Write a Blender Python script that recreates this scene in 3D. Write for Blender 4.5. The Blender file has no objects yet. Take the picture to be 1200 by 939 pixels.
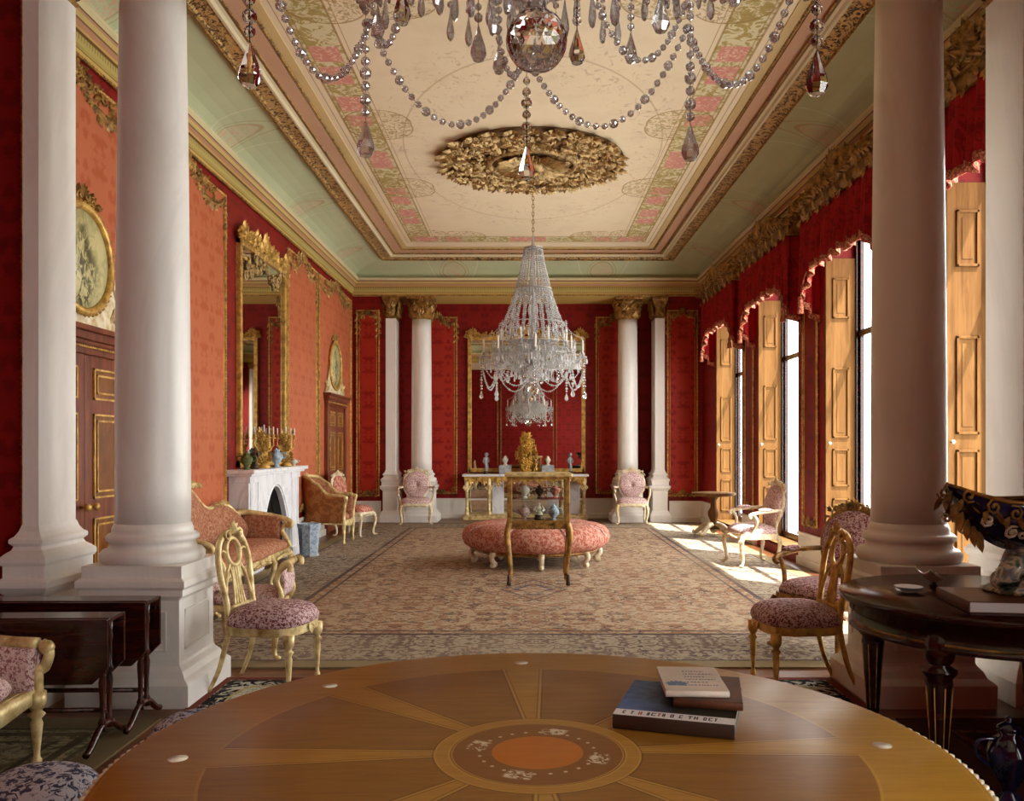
import bpy, math, random
from mathutils import Vector, Matrix
PI = math.pi
sc = bpy.context.scene
COL = sc.collection
CH, F, CX, CY = 1.42, 1000.0, 617.0, 524.0     # camera height, focal length and principal point for a 1200x939 frame
XL, XR = -3.28, 3.33                            # side walls
Y0, YN, YF, YE = -4.4, 4.95, 16.15, 17.0        # wall behind, near columns, far screen, far end wall
ZN = 4.48
ZC = 4.27                                       # underside of the cornice

def V(*a): return Vector(a)
def T(x, y, z): return Matrix.Translation((x, y, z))
def RZ(d): return Matrix.Rotation(math.radians(d), 4, 'Z')
def RX(d): return Matrix.Rotation(math.radians(d), 4, 'X')
def RY(d): return Matrix.Rotation(math.radians(d), 4, 'Y')
def SC(x, y, z): return Matrix.Diagonal((x, y, z, 1))

def ico_data(sub=1):
    t = (1 + 5 ** .5) / 2
    v = [Vector(p).normalized() for p in [(-1, t, 0), (1, t, 0), (-1, -t, 0), (1, -t, 0), (0, -1, t), (0, 1, t), (0, -1, -t), (0, 1, -t), (t, 0, -1), (t, 0, 1), (-t, 0, -1), (-t, 0, 1)]]
    f = [(0, 11, 5), (0, 5, 1), (0, 1, 7), (0, 7, 10), (0, 10, 11), (1, 5, 9), (5, 11, 4), (11, 10, 2), (10, 7, 6), (7, 1, 8), (3, 9, 4), (3, 4, 2), (3, 2, 6), (3, 6, 8), (3, 8, 9), (4, 9, 5), (2, 4, 11), (6, 2, 10), (8, 6, 7), (9, 8, 1)]
    for _ in range(sub):
        cache, nf = {}, []
        def mid(a, b):
            k = (min(a, b), max(a, b))
            if k not in cache:
                v.append(((v[a] + v[b]) / 2).normalized()); cache[k] = len(v) - 1
            return cache[k]
        for a, b, c in f:
            ab, bc, ca = mid(a, b), mid(b, c), mid(c, a)
            nf += [(a, ab, ca), (b, bc, ab), (c, ca, bc), (ab, bc, ca)]
        f = nf
    return v, f
ICO0, ICO1, ICO2 = ico_data(0), ico_data(1), ico_data(2)
OCT = ([V(1, 0, 0), V(-1, 0, 0), V(0, 1, 0), V(0, -1, 0), V(0, 0, 1), V(0, 0, -1)],
       [(0, 2, 4), (2, 1, 4), (1, 3, 4), (3, 0, 4), (2, 0, 5), (1, 2, 5), (3, 1, 5), (0, 3, 5)])

class MB:
    """collects shapes, then links them as one mesh object"""
    def __init__(s): s.v, s.f, s.s = [], [], []
    def add(s, vs, fs, smooth=True, M=None):
        o = len(s.v)
        if M is not None: vs = [M @ Vector(p) for p in vs]
        s.v.extend([tuple(p) for p in vs])
        s.f.extend([tuple(i + o for i in f) for f in fs])
        s.s.extend([smooth] * len(fs))
        return s
    def merge(s, o, M=None):
        n = len(s.v)
        s.v.extend([tuple(M @ Vector(p)) for p in o.v] if M is not None else o.v)
        s.f.extend([tuple(i + n for i in f) for f in o.f]); s.s.extend(o.s)
        return s
    def box(s, x0, x1, y0, y1, z0, z1, M=None):
        vs = [(x0, y0, z0), (x1, y0, z0), (x1, y1, z0), (x0, y1, z0), (x0, y0, z1), (x1, y0, z1), (x1, y1, z1), (x0, y1, z1)]
        return s.add(vs, [(0, 3, 2, 1), (4, 5, 6, 7), (0, 1, 5, 4), (1, 2, 6, 5), (2, 3, 7, 6), (3, 0, 4, 7)], False, M)
    def lathe(s, prof, n=24, M=None, smooth=True, lobes=0, amp=0.0, a0=0.0):
        vs, fs = [], []
        for r, z in prof:
            for k in range(n):
                a = a0 + 2 * PI * k / n
                rr = r * (1 + amp * math.cos(lobes * a)) if lobes else r
                vs.append((rr * math.cos(a), rr * math.sin(a), z))
        for j in range(len(prof) - 1):
            for k in range(n):
                a, b = j * n + k, j * n + (k + 1) % n
                fs.append((a, b, b + n, a + n))
        if prof[0][0] > 1e-6: fs.append(tuple(reversed(range(n))))
        if prof[-1][0] > 1e-6: fs.append(tuple(range((len(prof) - 1) * n, len(prof) * n)))
        return s.add(vs, fs, smooth, M)
    def sq(s, prof, M=None, ax=1.0, ay=1.0):
        q = math.sqrt(2)
        return s.lathe([(r * q, z) for r, z in prof], 4, (M or Matrix()) @ SC(ax, ay, 1), False, a0=PI / 4)
    def tube(s, pts, r, n=6, closed=False, smooth=True, M=None, flat=1.0):
        pts = [Vector(p) for p in pts]; N = len(pts)
        rs = r if isinstance(r, (list, tuple)) else [r] * N
        if len(rs) != N:
            q = len(rs) - 1; rr = []
            for i in range(N):
                t = i / (N - 1) * q; k = min(q - 1, int(t)); rr.append(rs[k] + (rs[k + 1] - rs[k]) * (t - k))
            rs = rr
        tan = []
        for i in range(N):
            a = pts[(i - 1) % N] if (closed or i) else pts[0]
            b = pts[(i + 1) % N] if (closed or i < N - 1) else pts[-1]
            t = b - a
            tan.append(t.normalized() if t.length > 1e-9 else V(0, 0, 1))
        up = V(0, 0, 1) if abs(tan[0].z) < .9 else V(0, 1, 0)
        nr = (up - tan[0] * up.dot(tan[0])).normalized()
        vs, fs = [], []
        for i in range(N):
            nr = nr - tan[i] * nr.dot(tan[i])
            nr = nr.normalized() if nr.length > 1e-6 else tan[i].orthogonal().normalized()
            b = tan[i].cross(nr)
            for k in range(n):
                a = 2 * PI * k / n
                vs.append(pts[i] + nr * (math.cos(a) * rs[i] * flat) + b * (math.sin(a) * rs[i]))
        for i in range(N if closed else N - 1):
            for k in range(n):
                a, c = i * n + k, i * n + (k + 1) % n
                j = ((i + 1) % N) * n
                fs.append((a, c, j + (k + 1) % n, j + k))
        if not closed:
            fs.append(tuple(reversed(range(n)))); fs.append(tuple(range((N - 1) * n, N * n)))
        return s.add(vs, fs, smooth, M)
    def ball(s, c, r, data=None, smooth=True, M=None):
        d = data or ICO1
        rx, ry, rz = r if isinstance(r, (tuple, list)) else (r, r, r)
        return s.add([(c[0] + p.x * rx, c[1] + p.y * ry, c[2] + p.z * rz) for p in d[0]], d[1], smooth, M)
    def prism(s, out, z0, z1, M=None, smooth=False):
        n = len(out)
        vs = [(x, y, z0) for x, y in out] + [(x, y, z1) for x, y in out]
        fs = [tuple(reversed(range(n))), tuple(range(n, 2 * n))] + [(k, (k + 1) % n, n + (k + 1) % n, n + k) for k in range(n)]
        return s.add(vs, fs, smooth, M)
    def grid(s, fn, nu, nv, smooth=True, M=None, cu=False):
        vs = [fn(i / nu, j / nv) for i in range(nu if cu else nu + 1) for j in range(nv + 1)]
        w = nv + 1; m = nu if cu else nu + 1
        fs = [(i * w + j, ((i + 1) % m) * w + j, ((i + 1) % m) * w + j + 1, i * w + j + 1) for i in range(nu) for j in range(nv)]
        return s.add(vs, fs, smooth, M)
    def shell(s, fn, nu, nv, thick, M=None):
        """a sheet with real thickness: fn(u,v) -> point, thick -> offset vector or function"""
        th = thick if callable(thick) else (lambda u, v: Vector(thick))
        a = [Vector(fn(i / nu, j / nv)) for i in range(nu + 1) for j in range(nv + 1)]
        b = [Vector(fn(i / nu, j / nv)) + Vector(th(i / nu, j / nv)) for i in range(nu + 1) for j in range(nv + 1)]
        w, n = nv + 1, (nu + 1) * (nv + 1)
        fs = []
        for i in range(nu):
            for j in range(nv):
                q = (i * w + j, (i + 1) * w + j, (i + 1) * w + j + 1, i * w + j + 1)
                fs.append(q); fs.append(tuple(n + k for k in reversed(q)))
        for i in range(nu):
            fs.append((i * w, n + i * w, n + (i + 1) * w, (i + 1) * w))
            fs.append((i * w + nv, (i + 1) * w + nv, n + (i + 1) * w + nv, n + i * w + nv))
        for j in range(nv):
            fs.append((j, j + 1, n + j + 1, n + j))
            o = nu * w
            fs.append((o + j, n + o + j, n + o + j + 1, o + j + 1))
        return s.add(a + b, fs, True, M)
    def pillow(s, cx, cy, z0, hx, hy, h, dome=.5, p=4.0, n=28, rings=7):
        """overstuffed cushion on a superellipse plan"""
        def ring(k, z):
            o = []
            for i in range(n):
                a = 2 * PI * i / n; c, d = math.cos(a), math.sin(a)
                r = (abs(c) ** p + abs(d) ** p) ** (-1 / p)
                o.append((cx + hx * k * r * c, cy + hy * k * r * d, z))
            return o
        rows = [ring(.93, z0), ring(.99, z0 + h * .15), ring(1.0, z0 + h * (1 - dome) * .6)]
        for q in range(1, rings + 1):
            t = q / rings * PI / 2
            rows.append(ring(max(.001, math.cos(t) ** .55), z0 + h * (1 - dome) * .6 + h * (1 - (1 - dome) * .6) * math.sin(t)))
        vs = [p_ for r in rows for p_ in r]
        fs = [(j * n + k, j * n + (k + 1) % n, (j + 1) * n + (k + 1) % n, (j + 1) * n + k) for j in range(len(rows) - 1) for k in range(n)]
        fs.append(tuple(reversed(range(n))))
        return s.add(vs, fs, True)
    def build(s, name, mat, parent=None, bevel=0.0, auto=False):
        me = bpy.data.meshes.new(name)
        me.from_pydata(s.v, [], s.f)
        me.polygons.foreach_set('use_smooth', s.s)
        me.update()
        o = bpy.data.objects.new(name, me)
        for m in (mat if isinstance(mat, (list, tuple)) else [mat]): me.materials.append(m)
        COL.objects.link(o)
        if parent is not None: o.parent = parent
        if bevel:
            b = o.modifiers.new('bevel', 'BEVEL'); b.width = bevel; b.segments = 2; b.limit_method = 'ANGLE'; b.angle_limit = math.radians(40)
        return o

def tag(o, label=None, cat=None, group=None, kind=None):
    if label: o['label'] = label
    if cat: o['category'] = cat
    if group: o['group'] = group
    if kind: o['kind'] = kind
    return o
def empty(name, M=None, label=None, cat=None, group=None, kind=None):
    o = bpy.data.objects.new(name, None); o.empty_display_size = .1
    COL.objects.link(o)
    if M is not None: o.matrix_world = M
    return tag(o, label, cat, group, kind)
def struct(name, mb, mat, bevel=0.0): return tag(mb.build(name, mat, None, bevel), kind='structure')
def copy_tree(o, M=None, label=None, parent=None):
    kids = list(o.children)
    c = o.copy(); COL.objects.link(c)
    if parent is not None: c.parent = parent
    if M is not None: c.matrix_world = M
    if label: c['label'] = label
    for k in kids: copy_tree(k, None, None, c)
    return c
def bez(p0, p1, p2, p3, n=12):
    p0, p1, p2, p3 = map(Vector, (p0, p1, p2, p3)); o = []
    for i in range(n + 1):
        t = i / n; u = 1 - t
        o.append(p0 * u ** 3 + p1 * (3 * u * u * t) + p2 * (3 * u * t * t) + p3 * t ** 3)
    return o
def smooth_path(pts, n=6, closed=False):
    pts = [Vector(p) for p in pts]; N = len(pts); o = []
    for i in range(N if closed else N - 1):
        g = lambda k: pts[k % N] if closed else pts[max(0, min(N - 1, k))]
        a, b, c, d = g(i - 1), g(i), g(i + 1), g(i + 2)
        for k in range(n):
            t = k / n
            o.append(.5 * ((2 * b) + (c - a) * t + (2 * a - 5 * b + 4 * c - d) * t * t + (3 * b - a - 3 * c + d) * t ** 3))
    if not closed: o.append(pts[-1])
    return o
# ---- carved ornament, drawn in the local x-z plane, standing out towards -y
def scroll(mb, x, z, r, turns=1.3, d=1, a0=0.0, th=.012, n=12, y=-.012):
    pts, rs = [], []
    for i in range(n + 1):
        t = i / n; rr = r * (1 - .82 * t); a = a0 + d * 2 * PI * turns * t
        pts.append((x + rr * math.cos(a), y - .006 * t, z + rr * math.sin(a))); rs.append(th * (.65 + .5 * t))
    mb.tube(pts, rs, 5)
def leaf(mb, x, z, ang, L, W, D=.02, y=0.0):
    dx, dz = math.cos(ang), math.sin(ang)
    def q(u, w, h): return (x + dx * u - dz * w, y - h, z + dz * u + dx * w)
    vs = [q(0, 0, .3 * D), q(.35 * L, W / 2, .1 * D), q(.75 * L, W * .36, .5 * D), q(L, 0, .9 * D), q(.75 * L, -W * .36, .5 * D), q(.35 * L, -W / 2, .1 * D), q(.5 * L, 0, D), q(.45 * L, 0, -.004)]
    fs = [(0, 1, 6), (1, 2, 6), (2, 3, 6), (3, 4, 6), (4, 5, 6), (5, 0, 6), (1, 0, 7), (2, 1, 7), (3, 2, 7), (4, 3, 7), (5, 4, 7), (0, 5, 7)]
    mb.add(vs, [tuple(reversed(f)) for f in fs], False)
def fan(mb, x, z, ang, L, W, n=5, spread=1.9, D=.025, y=0.0):
    for k in range(n):
        t = (k / (n - 1) - .5) if n > 1 else 0
        leaf(mb, x, z, ang + t * spread, L * (1 - .45 * abs(t)), W, D, y)
def crest(mb, w, h, seed=1, th=.012, D=.03):
    """symmetrical rocaille crest of width w and height h, sitting on z = 0"""
    rnd = random.Random(seed)
    fan(mb, 0, h * .35, PI / 2, h * .65, h * .22, 7, 2.4, D)
    n = max(2, int(w / (h * .9)))
    for s in (-1, 1):
        for k in range(n):
            t = (k + .6) / n
            x = s * w / 2 * t; hh = h * (1 - .62 * t)
            scroll(mb, x, hh * .42, hh * .36, 1.4, -s if k % 2 else s, PI / 2 * (1 if k % 2 else -1) , th)
            for q in range(4):
                a = PI / 2 - s * rnd.uniform(-.5, 1.4)
                leaf(mb, x + rnd.uniform(-.4, .4) * hh, hh * rnd.uniform(.15, .6), a, hh * rnd.uniform(.3, .5), hh * .2, D)
            leaf(mb, x, hh * .1, PI / 2 - s * 1.3, hh * .55, hh * .25, D)
def garland(mb, x0, z0, x1, z1, sag, n, r, seed=0, y=-.015):
    rnd = random.Random(seed)
    for k in range(n + 1):
        t = k / n
        x = x0 + (x1 - x0) * t; z = z0 + (z1 - z0) * t - sag * 4 * t * (1 - t)
        w = r * (.7 + .6 * math.sin(PI * t))
        mb.ball((x + rnd.uniform(-.3, .3) * r, y, z + rnd.uniform(-.3, .3) * r), (w, w * .8, w), OCT, False)
        leaf(mb, x, z, rnd.uniform(0, 2 * PI), w * 2.6, w * 1.3, w * .8)
def bead_strip(mb, p0, p1, r, step=None):
    p0, p1 = Vector(p0), Vector(p1); L = (p1 - p0).length; step = step or r * 2.3
    n = max(2, int(L / step))
    mb.tube([p0, p1], r * .6, 5, smooth=False)
    for k in range(n + 1): mb.ball(p0.lerp(p1, k / n), r, OCT, False)
# ------------------------------------------------------------------ materials
def lin(c):
    c /= 255.0
    return c / 12.92 if c <= .04045 else ((c + .055) / 1.055) ** 2.4
def rgb(r, g, b): return (lin(r), lin(g), lin(b), 1.0)
class NT:
    def __init__(s, name, rough=.5, metal=0.0, spec=.5):
        s.mat = bpy.data.materials.new(name); s.mat.use_nodes = True
        s.t = s.mat.node_tree; s.n = s.t.nodes
        s.b = s.n['Principled BSDF']
        s.b.inputs['Roughness'].default_value = rough; s.b.inputs['Metallic'].default_value = metal
        s.b.inputs['Specular IOR Level'].default_value = spec
    def put(s, sock, v):
        if hasattr(v, 'is_linked'): s.t.links.new(v, sock)
        elif v is not None:
            if sock.type == 'RGBA' and not hasattr(v, '__len__'): v = (v, v, v, 1)
            sock.default_value = v
    def m(s, op, a, b=None, c=None):
        n = s.n.new('ShaderNodeMath'); n.operation = op
        for i, v in enumerate((a, b, c)):
            if v is not None: s.put(n.inputs[i], v)
        return n.outputs[0]
    def mix(s, f, a, b, mode='MIX'):
        n = s.n.new('ShaderNodeMix'); n.data_type = 'RGBA'; n.blend_type = mode
        s.put(n.inputs[0], f); s.put(n.inputs[6], a); s.put(n.inputs[7], b)
        return n.outputs[2]
    def co(s, kind='Object'): return s.n.new('ShaderNodeTexCoord').outputs[kind]
    def xyz(s, v):
        n = s.n.new('ShaderNodeSeparateXYZ'); s.put(n.inputs[0], v); return n.outputs[0], n.outputs[1], n.outputs[2]
    def vec(s, x, y, z=0.0):
        n = s.n.new('ShaderNodeCombineXYZ')
        for i, v in enumerate((x, y, z)): s.put(n.inputs[i], v)
        return n.outputs[0]
    def map(s, v, scale=(1, 1, 1), loc=(0, 0, 0), rot=(0, 0, 0)):
        n = s.n.new('ShaderNodeMapping'); s.put(n.inputs[0], v)
        n.inputs['Scale'].default_value = scale; n.inputs['Location'].default_value = loc; n.inputs['Rotation'].default_value = rot
        return n.outputs[0]
    def noise(s, v, sc_, det=3, rough=.5, dist=0.0):
        n = s.n.new('ShaderNodeTexNoise'); s.put(n.inputs['Vector'], v)
        n.inputs['Scale'].default_value = sc_; n.inputs['Detail'].default_value = det; n.inputs['Roughness'].default_value = rough; n.inputs['Distortion'].default_value = dist
        return n.outputs[0]
    def voro(s, v, sc_, feat='F1', rnd=1.0):
        n = s.n.new('ShaderNodeTexVoronoi'); n.feature = feat; s.put(n.inputs['Vector'], v)
        n.inputs['Scale'].default_value = sc_; n.inputs['Randomness'].default_value = rnd
        return n.outputs['Distance']
    def wave(s, v, sc_, dist=0.0, det=2, dsc=1.0, kind='BANDS', axis='X'):
        n = s.n.new('ShaderNodeTexWave'); n.wave_type = kind; s.put(n.inputs['Vector'], v)
        if kind == 'BANDS': n.bands_direction = axis
        n.inputs['Scale'].default_value = sc_; n.inputs['Distortion'].default_value = dist; n.inputs['Detail'].default_value = det; n.inputs['Detail Scale'].default_value = dsc
        return n.outputs['Fac']
    def ramp(s, f, stops, const=False):
        n = s.n.new('ShaderNodeValToRGB'); s.put(n.inputs[0], f)
        e = n.color_ramp.elements
        if const: n.color_ramp.interpolation = 'CONSTANT'
        while len(e) < len(stops): e.new(.5)
        for k, (p, c) in enumerate(stops):
            e[k].position = p; e[k].color = c if hasattr(c, '__len__') else (c, c, c, 1)
        return n.outputs[0]
    def step(s, v, a, b):           # smooth 0..1 from a to b
        n = s.n.new('ShaderNodeMapRange'); n.interpolation_type = 'SMOOTHSTEP'; s.put(n.inputs[0], v)
        n.inputs[1].default_value = a; n.inputs[2].default_value = b
        return n.outputs[0]
    def band(s, v, a, b, e=.004):   # 1 inside a..b
        return s.m('MULTIPLY', s.step(v, a - e, a + e), s.m('SUBTRACT', 1.0, s.step(v, b - e, b + e)))
    def mul(s, *a):
        r = a[0]
        for q in a[1:]: r = s.m('MULTIPLY', r, q)
        return r
    def mx(s, *a):
        r = a[0]
        for q in a[1:]: r = s.m('MAXIMUM', r, q)
        return r
    def bump(s, h, strength=.3, dist=.01):
        n = s.n.new('ShaderNodeBump'); s.put(n.inputs['Height'], h)
        n.inputs['Strength'].default_value = strength; n.inputs['Distance'].default_value = dist
        s.t.links.new(n.outputs[0], s.b.inputs['Normal'])
    def col(s, c): s.put(s.b.inputs['Base Color'], c); return s
    def done(s): return s.mat

def plain(name, c, rough=.5, metal=0.0, var=.12, scale=6.0, spec=.5):
    t = NT(name, rough, metal, spec)
    n = t.noise(t.co(), scale, 4)
    d = tuple(x * (1 - var * 2) for x in c[:3]) + (1,)
    l = tuple(min(1, x * (1 + var)) for x in c[:3]) + (1,)
    t.col(t.ramp(n, [(.3, d), (.7, l)])); return t.done()

def damask(name, a, b, scale=1.0, rough=.55, sheen=.0):
    t = NT(name, rough, 0, .25)
    x, y, z = t.xyz(t.co())
    h = t.m('ADD', x, y)
    # ogee damask: mirrored repeat with warped cells
    u = t.m('PINGPONG', t.m('MULTIPLY', h, scale), .21); w = t.m('PINGPONG', t.m('MULTIPLY', z, scale), .33)
    v = t.vec(u, w, 0)
    d1 = t.voro(v, 11, 'SMOOTH_F1', .9); n1 = t.noise(v, 13, 4, .6, 1.2)
    p = t.step(t.m('ADD', t.m('MULTIPLY', d1, .7), t.m('MULTIPLY', n1, .6)), .5, .62)
    fine = t.noise(t.map(t.co(), (90, 90, 260)), 1.0, 2)
    big = t.noise(t.co(), 1.3, 3)
    c = t.mix(p, a, b)
    c = t.mix(t.m('MULTIPLY', fine, .25), c, tuple(q * .55 for q in a[:3]) + (1,))
    c = t.mix(t.m('MULTIPLY', t.step(big, .45, .75), .35), c, tuple(min(1, q * 1.25) for q in b[:3]) + (1,))
    t.col(c); t.bump(p, .12, .004); return t.done()

def fabric(name, a, b, scale=26.0, thr=.5):
    t = NT(name, .8, 0, .2)
    v = t.co()
    n = t.noise(v, scale, 3, .55, 2.2); w = t.voro(v, scale * .8, 'F1')
    p = t.step(t.m('ADD', n, t.m('MULTIPLY', t.m('SUBTRACT', w, .4), .35)), thr - .05, thr + .05)
    t.col(t.mix(p, a, b)); t.bump(p, .15, .003); return t.done()

def gilt(name, a, b, rough=.38, metal=.75, scale=14.0):
    t = NT(name, rough, metal)
    n = t.noise(t.co(), scale, 5, .6)
    t.col(t.ramp(n, [(.3, b), (.62, a)])); t.bump(t.noise(t.co(), 60, 3), .15, .003); return t.done()

def wood(name, a, b, axis='Z', scale=7.0, rough=.35, stretch=9.0):
    t = NT(name, rough, 0, .5)
    s_ = {'X': (1, stretch, stretch), 'Y': (stretch, 1, stretch), 'Z': (stretch, stretch, 1)}[axis]
    v = t.map(t.co(), s_)
    n = t.noise(v, scale * .35, 6, .62, .8); f = t.noise(v, scale * 2.6, 2, .5)
    c = t.ramp(n, [(.32, b), (.66, a)])
    t.col(t.mix(t.m('MULTIPLY', f, .3), c, b)); t.bump(f, .06, .002); return t.done()

def marble(name, a, b, scale=2.2, rough=.3, amt=.5):
    t = NT(name, rough, 0, .5)
    v = t.co()
    n = t.noise(t.map(v, (1, 1, .45)), scale, 8, .62, 1.4)
    vein = t.m('ABSOLUTE', t.m('SUBTRACT', n, .5))
    cl = t.noise(v, scale * 2.0, 4)
    c = t.mix(t.m('MULTIPLY', t.m('SUBTRACT', 1.0, t.step(vein, 0.0, .05)), amt), a, b)
    t.col(t.mix(t.m('MULTIPLY', t.step(cl, .45, .8), amt * .5), c, b)); return t.done()

M = {}
M['wall_red'] = damask('crimson_damask', rgb(112, 12, 10), rgb(134, 20, 14))
M['panel_orange'] = damask('orange_damask', rgb(176, 86, 50), rgb(190, 106, 70))  # left wall panels, more orange than the damask elsewhere
M['panel_red'] = damask('red_damask', rgb(142, 20, 12), rgb(170, 44, 26))
M['gilt'] = gilt('gilding', rgb(228, 186, 100), rgb(150, 106, 44), .4, .4)
M['gilt_dark'] = gilt('aged_gilding', rgb(182, 136, 66), rgb(66, 40, 18), .42, .4)
M['gilt_pale'] = gilt('pale_gilding', rgb(236, 216, 160), rgb(164, 128, 66), .45, .35)
M['gilt_plaster'] = gilt('gilt_plaster', rgb(205, 172, 112), rgb(96, 66, 32), .55, .35)
M['cream_gilt'] = gilt('cream_and_gold_paint', rgb(240, 230, 205), rgb(196, 166, 104), .5, .05)
M['column'] = marble('scagliola_white', rgb(236, 232, 226), rgb(206, 200, 196), 1.1, .35, .16)
M['marble'] = marble('white_marble', rgb(240, 240, 244), rgb(178, 178, 190), 2.4, .3, .35)
M['plaster'] = plain('cream_plaster', rgb(226, 218, 200), .7, 0, .06)
M['dado'] = plain('dado_white', rgb(228, 222, 212), .55, 0, .06, 3)
M['mahogany'] = wood('dark_mahogany', rgb(64, 22, 14), rgb(24, 9, 7), 'X', 6, .16)
M['mahogany_leg'] = wood('mahogany_turned', rgb(84, 32, 18), rgb(30, 12, 8), 'Z', 8, .25)
M['door_wood'] = wood('door_mahogany', rgb(146, 70, 32), rgb(82, 34, 16), 'Z', 6, .35)
M['shutter_wood'] = wood('shutter_oak', rgb(126, 90, 50), rgb(94, 62, 31), 'Z', 5, .75)
M['shutter_wood'].node_tree.nodes['Principled BSDF'].inputs['Specular IOR Level'].default_value = .1
M['parquet'] = wood('oak_parquet', rgb(132, 80, 42), rgb(70, 38, 20), 'X', 5, .35)
M['burr'] = wood('burr_panel', rgb(150, 92, 34), rgb(92, 48, 18), 'Z', 9, .3, 2.0)
M['iron'] = plain('cast_iron', rgb(30, 28, 28), .5, .6)
M['black'] = plain('black_lacquer', rgb(18, 16, 16), .3)
M['velvet'] = fabric('crimson_velvet', rgb(122, 6, 10), rgb(150, 16, 18), 9)
M['fringe'] = fabric('fringe_gold', rgb(206, 150, 110), rgb(150, 60, 50), 60)
M['pink'] = fabric('pink_brocade', rgb(150, 96, 98), rgb(226, 200, 196), 66, .5)
M['mauve'] = fabric('mauve_brocade', rgb(116, 56, 60), rgb(212, 182, 182), 72, .53)
M['salmon'] = fabric('salmon_brocade', rgb(152, 90, 66), rgb(184, 138, 106), 40, .56)
M['rose'] = fabric('rose_brocade', rgb(164, 84, 68), rgb(202, 150, 130), 34, .54)
M['brown_velvet'] = fabric('brown_velvet', rgb(136, 82, 42), rgb(160, 104, 60), 8, .55)
M['blue_fabric'] = fabric('blue_needlework', rgb(64, 66, 92), rgb(196, 196, 208), 34, .52)
M['cream_china'] = plain('cream_china', rgb(232, 226, 210), .2)
M['blue_china'] = fabric('blue_white_china', rgb(140, 158, 180), rgb(184, 198, 210), 26, .52)
M['grey_stone'] = plain('grey_stone', rgb(170, 172, 176), .5, 0, .2, 12)
M['bronze'] = plain('bronze', rgb(70, 56, 40), .35, .7)
M['white_paint'] = plain('white_paint', rgb(236, 236, 236), .5, 0, .04)
M['pages'] = plain('book_pages', rgb(226, 212, 184), .8, 0, .08, 60)
M['leather'] = plain('brown_leather', rgb(92, 50, 28), .45, 0, .2, 20)
M['white_cover'] = plain('white_cover', rgb(236, 236, 238), .35, 0, .03)
M['ink'] = plain('ink', rgb(60, 58, 70), .6)
M['green_flower'] = plain('leaf_green', rgb(96, 110, 54), .6, 0, .3, 30)
M['pearl'] = plain('mother_of_pearl', rgb(236, 228, 206), .25, 0, .1, 40)
M['candle'] = plain('candle_wax', rgb(244, 238, 224), .5, 0, .03)

def glass_mat(name, tint=(1, 1, 1, 1), gloss=.25, rough=.03, white=0.0):
    mt = bpy.data.materials.new(name); mt.use_nodes = True
    t = mt.node_tree; n = t.nodes; n.clear()
    out = n.new('ShaderNodeOutputMaterial')
    tr = n.new('ShaderNodeBsdfTransparent'); tr.inputs[0].default_value = tint
    gl = n.new('ShaderNodeBsdfGlossy'); gl.inputs['Roughness'].default_value = rough
    lw = n.new('ShaderNodeLayerWeight'); lw.inputs[0].default_value = .5
    pw = n.new('ShaderNodeMath'); pw.operation = 'POWER'; pw.inputs[1].default_value = 5.0; t.links.new(lw.outputs['Facing'], pw.inputs[0])
    fr = n.new('ShaderNodeMath'); fr.operation = 'MULTIPLY_ADD'; fr.inputs[1].default_value = .9; fr.inputs[2].default_value = .04; t.links.new(pw.outputs[0], fr.inputs[0])
    ad = n.new('ShaderNodeMath'); ad.operation = 'ADD'; ad.use_clamp = True; ad.inputs[1].default_value = gloss
    t.links.new(fr.outputs[0], ad.inputs[0])
    mx = n.new('ShaderNodeMixShader'); t.links.new(ad.outputs[0], mx.inputs[0]); t.links.new(tr.outputs[0], mx.inputs[1]); t.links.new(gl.outputs[0], mx.inputs[2])
    last = mx
    if white:
        df = n.new('ShaderNodeBsdfDiffuse'); df.inputs[0].default_value = (.9, .9, .9, 1)
        m2 = n.new('ShaderNodeMixShader'); m2.inputs[0].default_value = white
        t.links.new(mx.outputs[0], m2.inputs[1]); t.links.new(df.outputs[0], m2.inputs[2]); last = m2
    t.links.new(last.outputs[0], out.inputs[0]); return mt
M['pane'] = glass_mat('window_glass', (.97, .98, .98, 1), 0.0, .0)
M['case_glass'] = glass_mat('case_glass', (.95, .97, .96, 1), .02, .0)
def true_glass(name, ior=1.52, c=(1, 1, 1, 1)):
    t = NT(name, .0); t.b.inputs['Transmission Weight'].default_value = 1.0; t.b.inputs['IOR'].default_value = ior; t.b.inputs['Base Color'].default_value = c
    return t.done()
M['crystal'] = true_glass('lead_crystal', 1.55, (.98, .98, 1, 1))
t = NT('mirror_silver', .015, 1.0); t.b.inputs['Base Color'].default_value = (.78, .76, .70, 1); M['mirror'] = t.done()
def crystal_mix(name, glass, clear, white):
    mt = bpy.data.materials.new(name); mt.use_nodes = True
    t = mt.node_tree; n = t.nodes; n.clear()
    out = n.new('ShaderNodeOutputMaterial')
    g = n.new('ShaderNodeBsdfGlass'); g.inputs['Roughness'].default_value = .02; g.inputs['IOR'].default_value = 1.58
    tr = n.new('ShaderNodeBsdfTransparent')
    df = n.new('ShaderNodeBsdfDiffuse'); df.inputs[0].default_value = (.93, .93, .92, 1)
    tl = n.new('ShaderNodeBsdfTranslucent'); tl.inputs[0].default_value = (.95, .95, .94, 1)
    def mx(f, a, b):
        m = n.new('ShaderNodeMixShader'); m.inputs[0].default_value = f; t.links.new(a.outputs[0], m.inputs[1]); t.links.new(b.outputs[0], m.inputs[2]); return m
    gs = n.new('ShaderNodeBsdfGlossy'); gs.inputs['Roughness'].default_value = .16
    a = mx(clear / (glass + clear), g, tr); b = mx(.5, df, tl); c = mx(white, mx(.18, a, gs), b)
    t.links.new(c.outputs[0], out.inputs[0]); return mt
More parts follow.
